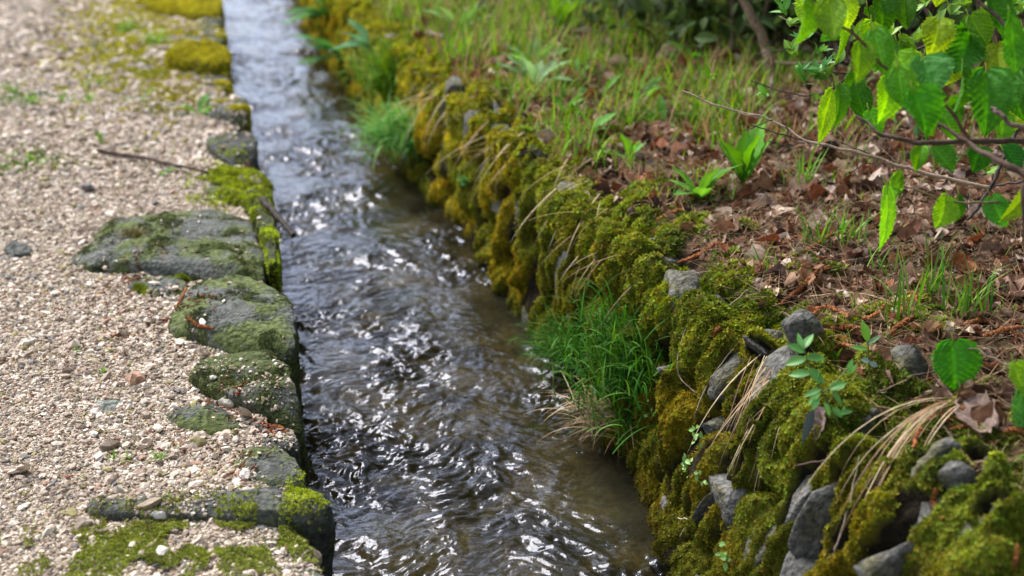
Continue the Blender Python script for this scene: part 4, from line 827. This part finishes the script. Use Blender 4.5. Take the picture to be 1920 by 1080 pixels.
for i_, (x, y, L_, c, lab) in enumerate([(1835,795,.085,(.24,.17,.14),'large crumpled grey-brown leaf on the near moss at the right'),(1710,440,.05,(.12,.05,.03),'dark red-brown curled leaf behind the open grass tuft'),(1440,385,.06,(.36,.27,.24),'pale pinkish curled leaf behind the moss lip'),
    (1550,372,.06,(.38,.29,.25),'pale flat leaf under the bare twigs'),(1510,395,.05,(.18,.10,.06),'brown leaf between the two pale ones'),(1900,565,.07,(.30,.20,.15),'long pale brown leaf leaning at the right edge'),(1690,545,.06,(.25,.17,.13),'grey-brown leaf under the thin arching tuft'),
    (1370,430,.05,(.16,.08,.05),'brown leaf on the litter in front of the rosette'),(1600,490,.05,(.14,.07,.05),'dark brown leaf right of the catkin heap'),(1740,650,.055,(.26,.15,.1),'folded brown leaf above the single round leaf'),(1650,790,.04,(.15,.09,.07),'shrivelled leaf in the dark gap by the sprout'),(1530,800,.045,(.20,.14,.13),'twisted mauve-brown leaf behind the hanging straw'),
    (1790,340,.06,(.30,.22,.19),'pale leaf under the horizontal branch'),(1860,480,.06,(.22,.13,.09),'brown leaf beyond the dense upright tuft'),(1400,300,.06,(.30,.22,.18),'pale brown leaf beside the taller weed'),(1640,330,.06,(.26,.17,.13),'brown leaf on the litter under the drooping shrub leaf'),(1890,760,.06,(.2,.12,.09),'brown folded leaf at the right edge above the near moss'),
    (1665,715,.04,(.24,.15,.11),'brown leaf scrap on the dark rock'),(1250,360,.05,(.28,.16,.1),'reddish leaf on the lip left of the rosette'),(1480,440,.045,(.22,.1,.06),'red-brown leaf scrap above the moss mat'),(1820,400,.05,(.2,.12,.08),'brown leaf below the horizontal branch'),(1560,440,.05,(.17,.1,.07),'dark curled leaf behind the short bright grass')]):
    dead_leaf(x, y, L_, c, lab, 100 + i_, cv=1.2 if i_ % 2 == 0 else .6)
# dark narrow leaf hanging beside the sprout, mossy clod on the largest kerb stone
p, _ = hit(1515, 790); V, Fc, u, v = leaf_grid(.05, .012, 9, 4, .8, .3, .1); o = mesh_obj('withered_blade', place_leaf(V, np.zeros(3), -UP + -RT * .3, -FW), Fc, M_shiny, None, np.tile([.06, .08, .08], (len(V), 1)), True); o.location = p - FW * .03 + UP * .02; tag(o, 'dark blue-grey withered leaf hanging below the oval-leaved sprout', 'dead leaf')
p, _ = hit(250, 442, LB); n = 700; q_ = rng.normal(size=(n, 3)) * np.array([.013, .011, .005]); q_[:, 2] = np.abs(q_[:, 2]); r_ = rng.random((n, 1)); c = np.where(r_ < .35, np.array([[.24, .24, .04]]), np.array([[.13, .085, .045]])) * rng.uniform(.6, 1.3, (n, 1))
A_ = blades(q_, rng.random(n) * 6.28, rng.uniform(.006, .018, n), np.full(n, .0012), rng.uniform(.3, 1.5, n), rng.uniform(-1, 1.5, n), c, seg=3); o = mesh_obj('moss_clod', A_[0], A_[1], M_dry, None, A_[2]); o.location = p; tag(o, 'dry mossy clod of stalks lying on the largest kerb stone', 'moss clod')
p, _ = hit(165, 435, LB); n = 260; q_ = rng.normal(size=(n, 3)) * np.array([.022, .012, .003]); q_[:, 2] = np.abs(q_[:, 2])
A_ = blades(q_, rng.random(n) * 6.28, rng.uniform(.006, .02, n), np.full(n, .0011), rng.uniform(.8, 1.5, n), rng.uniform(-.5, 1, n), np.array([.13, .075, .05]) * rng.uniform(.6, 1.3, (n, 1)), seg=3); o = mesh_obj('root_tangle', A_[0], A_[1], M_dry, None, A_[2]); o.location = p; tag(o, 'brown tangle of rootlets on the gravel left of the mossy clod', 'root tangle')

# ------------------------------------------------------------------ shrubs at the upper right
def shrub_branch(root, pts, r0, r1, col, name='branch', jit=.004, seed=1):
    P = twig_path(pts, jit=jit, seed=seed); o = np.array(root.location); V, Fc = tube(P - o, np.linspace(r0, r1, len(P)) * .8 * (1 + .12 * np.sin(np.arange(len(P)) * 1.9)), 8)
    mesh_obj(name, V, Fc, M_bark, root, np.tile(col, (len(V), 1)), True); return P
hz = empty('hazel_shrub', (1.75, 1.75, .12)); tag(hz, 'overhanging shrub with broad pleated toothed leaves reaching in from the upper right', 'shrub')
BR = (.10, .065, .05)
shrub_branch(hz, [(1925,265,1.75),(1850,262,1.72),(1760,270,1.7),(1700,266,1.7),(1650,248,1.7),(1604,216,1.72)], .0052, .0028, BR, seed=2)
shrub_branch(hz, [(1817,258,1.7),(1768,193,1.66),(1727,169,1.63),(1670,137,1.6),(1600,68,1.57),(1538,20,1.55),(1500,-30,1.55)], .0030, .0022, (.16, .10, .06), seed=3)
shrub_branch(hz, [(1685,95,1.9),(1640,50,1.88),(1575,0,1.85),(1540,-30,1.85)], .0035, .003, (.07, .04, .04), seed=4)
shrub_branch(hz, [(1930,330,1.5),(1870,300,1.52),(1816,270,1.56),(1735,216,1.6)], .0058, .0025, (.10, .06, .045), seed=5)
shrub_branch(hz, [(1925,245,1.55),(1880,220,1.55),(1858,200,1.56)], .004, .0028, (.16, .10, .09), seed=6)
shrub_branch(hz, [(2050,700,1.7),(1950,560,1.72),(1925,330,1.6),(1990,150,1.7),(2100,-100,1.8)], .009, .006, BR, name='stem', seed=7)
shrub_branch(hz, [(1925,390,1.7),(1860,378,1.7),(1800,380,1.72),(1740,365,1.74),(1680,345,1.75)], .0022, .0014, (.13, .11, .05), seed=8)
shrub_branch(hz, [(1925,700,1.62),(1880,680,1.66),(1830,655,1.7),(1805,648,1.72)], .0018, .0012, (.20, .14, .10), seed=9)
shrub_branch(hz, [(1990,150,1.7),(1900,60,1.72),(1800,-20,1.75),(1700,-60,1.75)], .004, .003, BR, seed=10)
hl_r = np.random.default_rng(5)
def hazel_leaf(x, y, wpx, hpx, d, col, roll=0.0, tilt=0.0, yaw=0.0, droop=.25):
    droop = hl_r.uniform(-.1, .7); fold = hl_r.uniform(.1, .75); tw = hl_r.normal() * .35; roll += hl_r.normal() * .12; yaw += hl_r.normal() * .15; col = np.array(col) * hl_r.uniform(.75, 1.35) * np.array([hl_r.uniform(.7, 1.2), 1, 1])
    """x,y = centre; tip hangs along roll (0 = straight down in the picture)"""
    q_ = .95 if y > 300 else .86; Lm = hpx / F_PX * d * q_; Wm = wpx / F_PX * d * q_; nu, nv = 33, 17
    u, v = np.meshgrid(np.linspace(0, 1, nu), np.linspace(-1, 1, nv), indexing='ij')
    w = np.interp(u, [0, .04, .12, .3, .5, .7, .85, .93, 1], [.18, .52, .80, 1.0, .97, .74, .42, .2, 0]); s_ = 1 + .085 * ((np.arange(nu) % 2) * 2 - 1)[:, None] * np.abs(v) ** 6
    yy = v * w * Wm / 2 * s_; xx = (u - .5) * Lm - .06 * Lm * np.abs(v) ** 2 * (u < .12)
    vein = (u * 8 - np.abs(v) * w * 3.2)
    zc = .085 * Wm * np.abs(np.sin(vein * np.pi)) * np.clip(np.abs(v) * 2.5, 0, 1) * np.clip((1 - u) * 4, 0, 1)
    z = zc + fold * np.abs(yy) + tw * yy * (u - .4) * 2 + .05 * Wm * pn(u * 5 + x, v * 3, y) - droop * Lm * (u - .3) ** 2 + .03 * Lm * pn(u * 2 + x, v * 1.5, y)
    c = np.repeat(np.array(col, float)[None], nu * nv, 0); vl = (np.abs(np.sin(vein * np.pi)) < .22).ravel() | (np.abs(v) < .07).ravel(); c[vl] *= 1.55
    V = np.stack([xx, yy, z], -1).reshape(-1, 3)
    p = at_d(x, y, d) - np.array(hz.location); cr_, sr_ = math.cos(roll), math.sin(roll)
    xd = -UP * cr_ + RT * sr_; nn = -FW; xd2 = unit(xd * math.cos(tilt) + nn * math.sin(tilt)); nn2 = unit(np.cross(xd2, np.cross(nn, xd2))); side = np.cross(nn2, xd2); nn3 = unit(nn2 * math.cos(yaw) + side * math.sin(yaw))
    b0 = p - xd2 * Lm * .5; V2, F2 = tube(resample([b0 + xd2 * .1 * Lm, b0 - xd2 * .004, b0 - xd2 * .007 - FW * -.004 + UP * .006], 8), [.0007] * 8, 5); mesh_obj('stalk', V2, F2, M_leaf, hz, np.tile([.25, .30, .06], (len(V2), 1)), True)
    mesh_obj('leaf', place_leaf(V, p, xd2, nn3), grid_faces(nu, nv), M_leaf, hz, np.clip(c, 0, 1), True)
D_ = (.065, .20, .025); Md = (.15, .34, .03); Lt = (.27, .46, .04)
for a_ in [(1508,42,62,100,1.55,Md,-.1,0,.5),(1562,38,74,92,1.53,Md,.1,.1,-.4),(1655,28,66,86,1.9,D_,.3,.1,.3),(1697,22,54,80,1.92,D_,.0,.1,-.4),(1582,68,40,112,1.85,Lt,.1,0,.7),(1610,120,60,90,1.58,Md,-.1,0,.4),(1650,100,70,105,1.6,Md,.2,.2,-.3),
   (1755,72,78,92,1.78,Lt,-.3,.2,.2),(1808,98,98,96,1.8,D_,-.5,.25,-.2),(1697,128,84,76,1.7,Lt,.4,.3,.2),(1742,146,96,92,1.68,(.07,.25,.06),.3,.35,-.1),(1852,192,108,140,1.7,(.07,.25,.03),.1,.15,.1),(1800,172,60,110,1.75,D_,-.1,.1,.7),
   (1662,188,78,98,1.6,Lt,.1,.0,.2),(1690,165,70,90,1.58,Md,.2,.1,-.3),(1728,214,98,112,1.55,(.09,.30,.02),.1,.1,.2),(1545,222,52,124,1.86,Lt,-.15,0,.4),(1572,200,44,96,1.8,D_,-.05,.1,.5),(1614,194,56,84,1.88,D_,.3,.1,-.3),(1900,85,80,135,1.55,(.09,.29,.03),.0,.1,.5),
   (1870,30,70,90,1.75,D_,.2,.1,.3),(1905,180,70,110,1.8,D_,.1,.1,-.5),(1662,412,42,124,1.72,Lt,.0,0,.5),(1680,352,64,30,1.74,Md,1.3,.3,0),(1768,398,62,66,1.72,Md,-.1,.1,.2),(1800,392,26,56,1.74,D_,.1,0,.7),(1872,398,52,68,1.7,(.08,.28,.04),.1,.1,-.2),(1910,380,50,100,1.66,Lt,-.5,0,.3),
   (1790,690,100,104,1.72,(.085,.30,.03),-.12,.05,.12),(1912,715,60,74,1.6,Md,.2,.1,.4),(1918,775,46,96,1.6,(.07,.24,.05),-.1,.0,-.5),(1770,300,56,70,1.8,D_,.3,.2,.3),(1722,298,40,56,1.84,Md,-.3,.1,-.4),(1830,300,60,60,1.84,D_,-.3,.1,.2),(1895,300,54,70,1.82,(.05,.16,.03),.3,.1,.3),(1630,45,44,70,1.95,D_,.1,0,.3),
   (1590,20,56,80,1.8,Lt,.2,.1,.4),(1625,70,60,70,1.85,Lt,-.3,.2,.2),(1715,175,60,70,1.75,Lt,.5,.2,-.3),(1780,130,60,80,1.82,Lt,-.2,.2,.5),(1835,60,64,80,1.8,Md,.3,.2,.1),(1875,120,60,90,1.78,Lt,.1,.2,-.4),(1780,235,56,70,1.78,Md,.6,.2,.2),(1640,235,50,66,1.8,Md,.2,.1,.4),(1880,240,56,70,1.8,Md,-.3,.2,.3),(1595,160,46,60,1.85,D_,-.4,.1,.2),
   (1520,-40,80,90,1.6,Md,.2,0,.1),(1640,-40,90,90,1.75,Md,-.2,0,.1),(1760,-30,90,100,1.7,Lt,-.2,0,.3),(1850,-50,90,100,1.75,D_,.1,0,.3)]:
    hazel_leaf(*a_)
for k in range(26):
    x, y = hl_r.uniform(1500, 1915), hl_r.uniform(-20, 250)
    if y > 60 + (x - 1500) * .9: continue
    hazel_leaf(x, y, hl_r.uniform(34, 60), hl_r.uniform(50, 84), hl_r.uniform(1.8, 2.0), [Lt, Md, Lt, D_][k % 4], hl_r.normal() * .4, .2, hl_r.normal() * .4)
# thin privet-like shrub, nearly bare twigs with fresh shoots, in focus behind
pv = empty('thin_twigged_shrub', (1.95, 2.25, .15)); tag(pv, 'fine-twigged shrub with fresh narrow leaf tufts behind the broad-leaved one', 'shrub')
TW = (.30, .22, .16); TD = (.07, .05, .045)
for k, (pts, r0, r1, c) in enumerate([([(x_, y_, 2.2), (x_ + a_ * .5, y_ + b_ * .4, 2.2), (x_ + a_, y_ + b_, 2.22)], .0013, .0007, TD if k_ % 2 else TW) for k_, (x_, y_, a_, b_) in enumerate([(1700,315,-60,-50),(1780,335,-70,25),(1620,290,-50,-45),(1860,352,-60,60),(1760,330,50,-60),(1560,165,-50,40),(1600,140,-70,-20),(1480,245,-30,-50),(1430,220,-45,-10),(1800,338,-30,60),(1890,262,-60,50),(1650,300,-70,30),(1520,60,-60,-30),(1500,90,-80,10),(1550,20,-70,-30),(1450,225,-60,25)])] + [
 ([(1860,352,2.1),(1780,335,2.12),(1700,315,2.14),(1620,290,2.16),(1560,276,2.18),(1510,263,2.2),(1475,240,2.22),(1430,220,2.24),(1370,207,2.26),(1320,187,2.28),(1280,171,2.3)],.0040,.0018,TW),
 ([(1375,206,2.26),(1350,182,2.27),(1330,160,2.28)],.0013,.0009,TW),([(1322,187,2.28),(1310,178,2.28),(1301,166,2.28)],.0012,.0008,TW),
 ([(1508,263,2.2),(1460,250,2.2),(1422,238,2.2),(1408,236,2.2)],.0016,.001,TD),([(1510,268,2.2),(1480,271,2.2),(1450,268,2.2),(1440,263,2.2)],.0014,.0009,TD),
 ([(1660,300,2.15),(1610,280,2.17),(1560,262,2.2)],.0014,.0009,TD),([(1640,290,2.15),(1600,298,2.15),(1585,299,2.14)],.0009,.0006,TW),
 ([(1925,200,2.1),(1900,262,2.1),(1880,300,2.1),(1858,350,2.1),(1835,385,2.1),(1812,412,2.1)],.0050,.003,TD),
 ([(1925,340,2.05),(1890,345,2.08),(1858,352,2.1)],.003,.002,TD),
 ([(1640,110,2.2),(1600,140,2.2),(1560,165,2.22),(1515,180,2.24),(1465,172,2.25),(1408,150,2.26)],.0026,.0012,TD),
 ([(1590,140,2.2),(1565,136,2.2),(1545,133,2.2)],.0016,.0011,TD),([(1480,185,2.24),(1510,178,2.24)],.001,.001,TD),
 ([(1590,118,2.25),(1568,112,2.25),(1552,108,2.25),(1545,100,2.25)],.0045,.003,(.04,.03,.025)),([(1552,108,2.25),(1530,85,2.25),(1500,60,2.25)],.0016,.001,TD),([(1552,100,2.25),(1540,70,2.25),(1520,55,2.25)],.0016,.001,TD),
 ([(1925,292,2.15),(1830,292,2.15),(1760,290,2.18),(1700,295,2.2)],.0014,.0008,TD),
 ([(1860,50,2.2),(1880,20,2.2),(1890,-20,2.2)],.0028,.002,TD),([(1820,62,2.2),(1860,48,2.2),(1925,70,2.2)],.0016,.001,TD),([(1812,56,2.2),(1850,25,2.2),(1860,-10,2.2)],.003,.002,TD),
 ([(1700,80,2.3),(1760,30,2.3),(1800,-20,2.3)],.002,.0015,TD),([(1640,110,2.2),(1720,90,2.2),(1812,56,2.2)],.003,.0026,TD),([(1600,60,2.3),(1560,20,2.3),(1530,-20,2.3)],.002,.0015,TD)]):
    shrub_branch(pv, pts, r0, r1, c, jit=.003, seed=20 + k)
pv2 = empty('fresh_leaved_shrub', (1.5, 2.35, .14)); tag(pv2, 'shrub with dense small glossy leaves between and behind the broad leaves', 'shrub')
for k, pts in enumerate([[(1925,120,2.25),(1820,90,2.26),(1720,85,2.28),(1640,95,2.3),(1590,75,2.32)],[(1925,60,2.3),(1850,40,2.3),(1760,50,2.3),(1700,20,2.32)],[(1800,-20,2.3),(1740,10,2.3),(1700,55,2.32)],[(1925,10,2.25),(1860,15,2.25),(1800,25,2.28)]]): shrub_branch(pv2, pts, .0025, .0012, TD, seed=60 + k)
for (x, y, d, n, Lpx) in [(1600,75,2.32,6,36),(1640,95,2.3,6,38),(1665,70,2.3,6,40),(1700,40,2.32,6,42),(1720,85,2.28,6,38),(1750,60,2.28,6,42),(1735,15,2.3,6,44),(1780,35,2.3,6,42),(1810,20,2.28,6,46),(1850,45,2.3,6,42),(1870,15,2.25,6,46),(1905,30,2.25,6,44),(1830,85,2.26,5,38),(1690,105,2.3,5,34),(1770,90,2.3,5,34),(1560,30,2.3,5,36),(1478,55,2.2,6,38),(1520,20,2.2,6,38),(1545,60,2.2,6,36),(1490,110,2.2,6,36),(1555,150,2.2,6,34),(1575,120,2.2,5,34),(1530,190,2.2,4,30),(1640,140,2.25,5,36),(1760,310,2.2,5,32),(1850,330,2.2,5,34),(1890,300,2.15,5,36)]:
    shoot(pv2, at_d(x, y, d), unit(UP + RT * rng.normal() * .7 - FW * .2), n, Lpx / F_PX * d, (.20, .38, .06))
for (x, y, d, n, Lpx, c) in [(1325,150,2.28,8,26,(.2,.42,.05)),(1440,182,2.24,7,28,(.18,.42,.06)),(1432,225,2.22,3,16,(.2,.42,.05)),(1498,135,2.2,6,36,(.13,.34,.08)),(1525,150,2.2,7,34,(.16,.38,.09)),(1540,135,2.2,5,34,(.12,.34,.09)),(1505,160,2.2,6,34,(.14,.34,.07)),
    (1500,85,2.25,7,38,(.1,.30,.06)),(1530,105,2.25,5,28,(.12,.3,.06)),(1465,5,2.2,7,40,(.14,.36,.06)),(1475,30,2.2,5,34,(.13,.34,.07)),(1590,50,2.25,6,36,(.14,.34,.1)),(1890,8,2.2,6,46,(.14,.36,.08)),(1680,236,2.1,1,42,(.14,.34,.14)),(1870,315,2.15,5,26,(.1,.26,.08))]:
    p = at_d(x, y, d); shoot(pv, p, unit(UP + RT * rng.normal() * .5 - FW * .2), min(n, 8), Lpx / F_PX * d, c)

for (x, y, lab) in [(1080,150,'small weed right of the pale green weed'),(1150,95,'small weed halfway between the upright far weed and the pale sapling'),(1210,190,'small weed above and left of the first fine bare twig tip'),(1110,250,'small weed behind the straw curtain at the bend'),(940,30,'small weed at the top edge left of the upright far weed'),
    (1230,70,'small weed just left of the low dark ivy shrub'),(1290,120,'small weed directly below the low dark ivy shrub'),(1180,300,'small weed left of and above the bright rosette'),(1240,240,'small weed below the first fine bare twig tip'),(1060,215,'small weed below and right of the pale green weed'),
    (1330,230,'small weed under the long fine twig, above the taller leafy weed'),(900,20,'leftmost small weed at the top edge by the yellow moss lip'),(1130,180,'small weed in mid grass between the pale green weed and the first twig tip'),(1000,250,'small weed at the lip just below the pale green weed')]:
    rosette(x, y, rng.integers(4, 7), (.035, .09), (.25, .45), (.12, .32, .05), lab, th=(.2, 1.2), group='small weeds in the far grass')
# ------------------------------------------------------------------ undergrowth behind: stems, ivy, dark shrubs
def bg_shrub(px, py, h, w, nleaf, col, label, L_=.05, stems=5):
    p, _ = hit(px, py); root = empty('background_shrub', p); tag(root, label, 'shrub', 'dark undergrowth shrubs at the back of the bank')
    for k in range(stems):
        a_ = rng.random() * 6.28; P = resample([[0, 0, -.02], [math.cos(a_) * w * .2, math.sin(a_) * w * .2, h * .4], [math.cos(a_) * w * .5, math.sin(a_) * w * .5, h]], 14, .02, k + px); V, Fc = tube(P, np.linspace(.012, .004, 14), 6)
        mesh_obj('stem', V, Fc, M_bark, root, np.tile(np.array([.09, .06, .045]) * rng.uniform(.6, 1.6), (len(V), 1)), True)
    q_ = rng.normal(size=(nleaf, 3)) * np.array([w * .45, w * .4, h * .3]) + np.array([0, 0, h * .55]); q_ = q_[q_[:, 2] > .01]; q_ = q_[fbm(q_[:, 0] * 5, q_[:, 1] * 5, q_[:, 2] * 5 + px, 2) > -.1]; n = len(q_)
    T, TF, _, _ = leaf_grid(1, .5, 5, 3, .8, .3, .2, base=.1)
    A_ = scatter(T, TF, q_, frames(unit(np.array([0, -.3, .8]) + .6 * rng.normal(size=(n, 3))), rng.random(n) * 6.28), L_ * rng.uniform(.6, 1.3, n), np.array(col) * rng.uniform(.5, 1.5, (n, 1)))
    mesh_obj('foliage', A_[0], A_[1], M_leaf, root, A_[2])
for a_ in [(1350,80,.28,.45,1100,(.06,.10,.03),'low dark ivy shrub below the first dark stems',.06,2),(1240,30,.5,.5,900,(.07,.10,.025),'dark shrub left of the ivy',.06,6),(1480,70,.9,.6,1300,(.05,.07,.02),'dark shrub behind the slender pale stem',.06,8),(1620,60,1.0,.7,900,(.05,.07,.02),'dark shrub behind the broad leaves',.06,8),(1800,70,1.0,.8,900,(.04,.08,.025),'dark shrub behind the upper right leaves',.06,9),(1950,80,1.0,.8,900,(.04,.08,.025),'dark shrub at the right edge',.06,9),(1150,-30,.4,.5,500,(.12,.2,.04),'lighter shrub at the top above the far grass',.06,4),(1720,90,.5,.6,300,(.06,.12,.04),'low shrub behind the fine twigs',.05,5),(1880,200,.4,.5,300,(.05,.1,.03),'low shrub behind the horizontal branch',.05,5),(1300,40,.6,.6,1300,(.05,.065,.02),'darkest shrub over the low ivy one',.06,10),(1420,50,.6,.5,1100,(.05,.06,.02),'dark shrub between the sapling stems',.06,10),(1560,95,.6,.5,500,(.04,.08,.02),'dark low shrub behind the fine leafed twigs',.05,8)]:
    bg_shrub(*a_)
for i_, (pts, r, c, lab) in enumerate([([(1449,162),(1440,110,),(1425,60),(1392,0),(1370,-60)],.016,(.20,.14,.09),'slender pale brown sapling stem curving up at the back of the bank'),
   ([(1378,110),(1374,50),(1376,0),(1372,-60)],.010,(.16,.11,.08),'thin straight dark sapling stem left of the pale one'),([(1540,60),(1530,20),(1525,-60)],.022,(.12,.08,.06),'brown trunk behind the first broad leaves'),([(1700,70),(1697,20),(1700,-60)],.04,(.14,.10,.07),'thick brown trunk behind the middle leaves'),([(1810,80),(1818,20),(1822,-60)],.05,(.13,.09,.065),'thickest brown trunk behind the right leaves'),([(1775,80),(1782,20),(1780,-60)],.02,(.10,.07,.05),'thin brown trunk beside the thickest one')]):
    p, _ = hit(*pts[0]); d = (p - CAM) @ FW; P = resample([at_d(x, y, d) for x, y in pts], 24, .008, i_); V, Fc = tube(P - p, np.linspace(r, r * .7, 24), 10); o = mesh_obj('sapling', V, Fc, M_bark, None, np.tile(c, (len(V), 1)), True); o.location = p; tag(o, lab, 'sapling', 'saplings at the back of the bank')
rt_ = np.random.default_rng(77)
tang = empty('bare_thicket', at_z(1500, 90, .2)); tag(tang, 'tangle of thin bare brown stems filling the back of the bank at the upper right', 'thicket'); TO = np.array(tang.location)
for k in range(98):
    px = rt_.uniform(1170, 1950); py = rt_.uniform(15, 130) if px > 1400 else rt_.uniform(5, 60); p, _ = hit(px, py)
    hgt_ = rt_.uniform(.3, 1.1); le = rt_.normal() * .35; P = resample([p - TO - [0, 0, .02], p - TO + [le * .3 * hgt_, rt_.normal() * .1, hgt_ * .45], p - TO + [le * hgt_ + rt_.normal() * .1, rt_.normal() * .2, hgt_]], 12, .02, k); r_ = rt_.uniform(.003, .010)
    V, Fc = tube(P, np.linspace(r_, r_ * .5, 12), 6); mesh_obj('stem', V, Fc, M_bark, tang, np.tile(np.array([.11, .075, .055]) * rt_.uniform(.4, 2.0), (len(V), 1)), True)
# blurred fallen branch above the bank
stick([(1430,118,3.6),(1500,119,3.5),(1580,115,3.4)], .006, (.2, .14, .1), 'pale brown branch lying level behind the fine twigs', None)
pw, _ = hit(800, 60); dw = (pw - CAM) @ FW
stick([(800,62,dw-.1),(830,70,dw-.2),(850,75,dw-.15)], .012, (.2, .15, .12), 'blurred dead branch stub curving over the far moss lip', None)
# ------------------------------------------------------------------ unseen trees added behind the viewer and to the right to block sky light
for i_, (x, y, h, w) in enumerate([(-2.2, -4.5, 7, 2.4), (1.6, -4.0, 7.5, 2.6), (4.6, -1.8, 7, 2.5), (5.2, 2.6, 6.5, 2.2), (2.75, 1.1, 5.6, 1.7)]):
    root = empty('tree', (x, y, .1)); tag(root, ['broad tree left behind the path start', 'broad tree straight behind the stream', 'broad tree behind on the right bank', 'tree right of the shrubs on the bank', 'young tree whose crown roofs the near right bank'][i_], 'tree')
    P = resample([[0, 0, -.3], [.1, .05, h * .4], [-.1, .1, h * .9]], 20, .04, i_); V, Fc = tube(P, np.linspace(.18, .05, 20), 12); mesh_obj('trunk', V, Fc, M_bark, root, np.tile([.09, .065, .05], (len(V), 1)), True)
    n = 9000; q_ = rng.normal(size=(n, 3)); q_ = unit(q_) * rng.random((n, 1)) ** .45 * np.array([w, w, h * .42]) + np.array([0, 0, h * .56]); q_ = q_[fbm(q_[:, 0] * .9, q_[:, 1] * .9, q_[:, 2] * .9 + i_, 2) > -.25]; n = len(q_)
    T, TF, _, _ = leaf_grid(1, .6, 5, 3, .8, .3, .2, base=.1); A_ = scatter(T, TF, q_, frames(unit(rng.normal(size=(n, 3)) + [0, 0, .6]), rng.random(n) * 6.28), .17 * rng.uniform(.6, 1.3, n), np.array([.06, .13, .03]) * rng.uniform(.6, 1.4, (n, 1)))
    mesh_obj('crown', A_[0], A_[1], M_leaf, root, A_[2])
print('objects', len(bpy.data.objects))
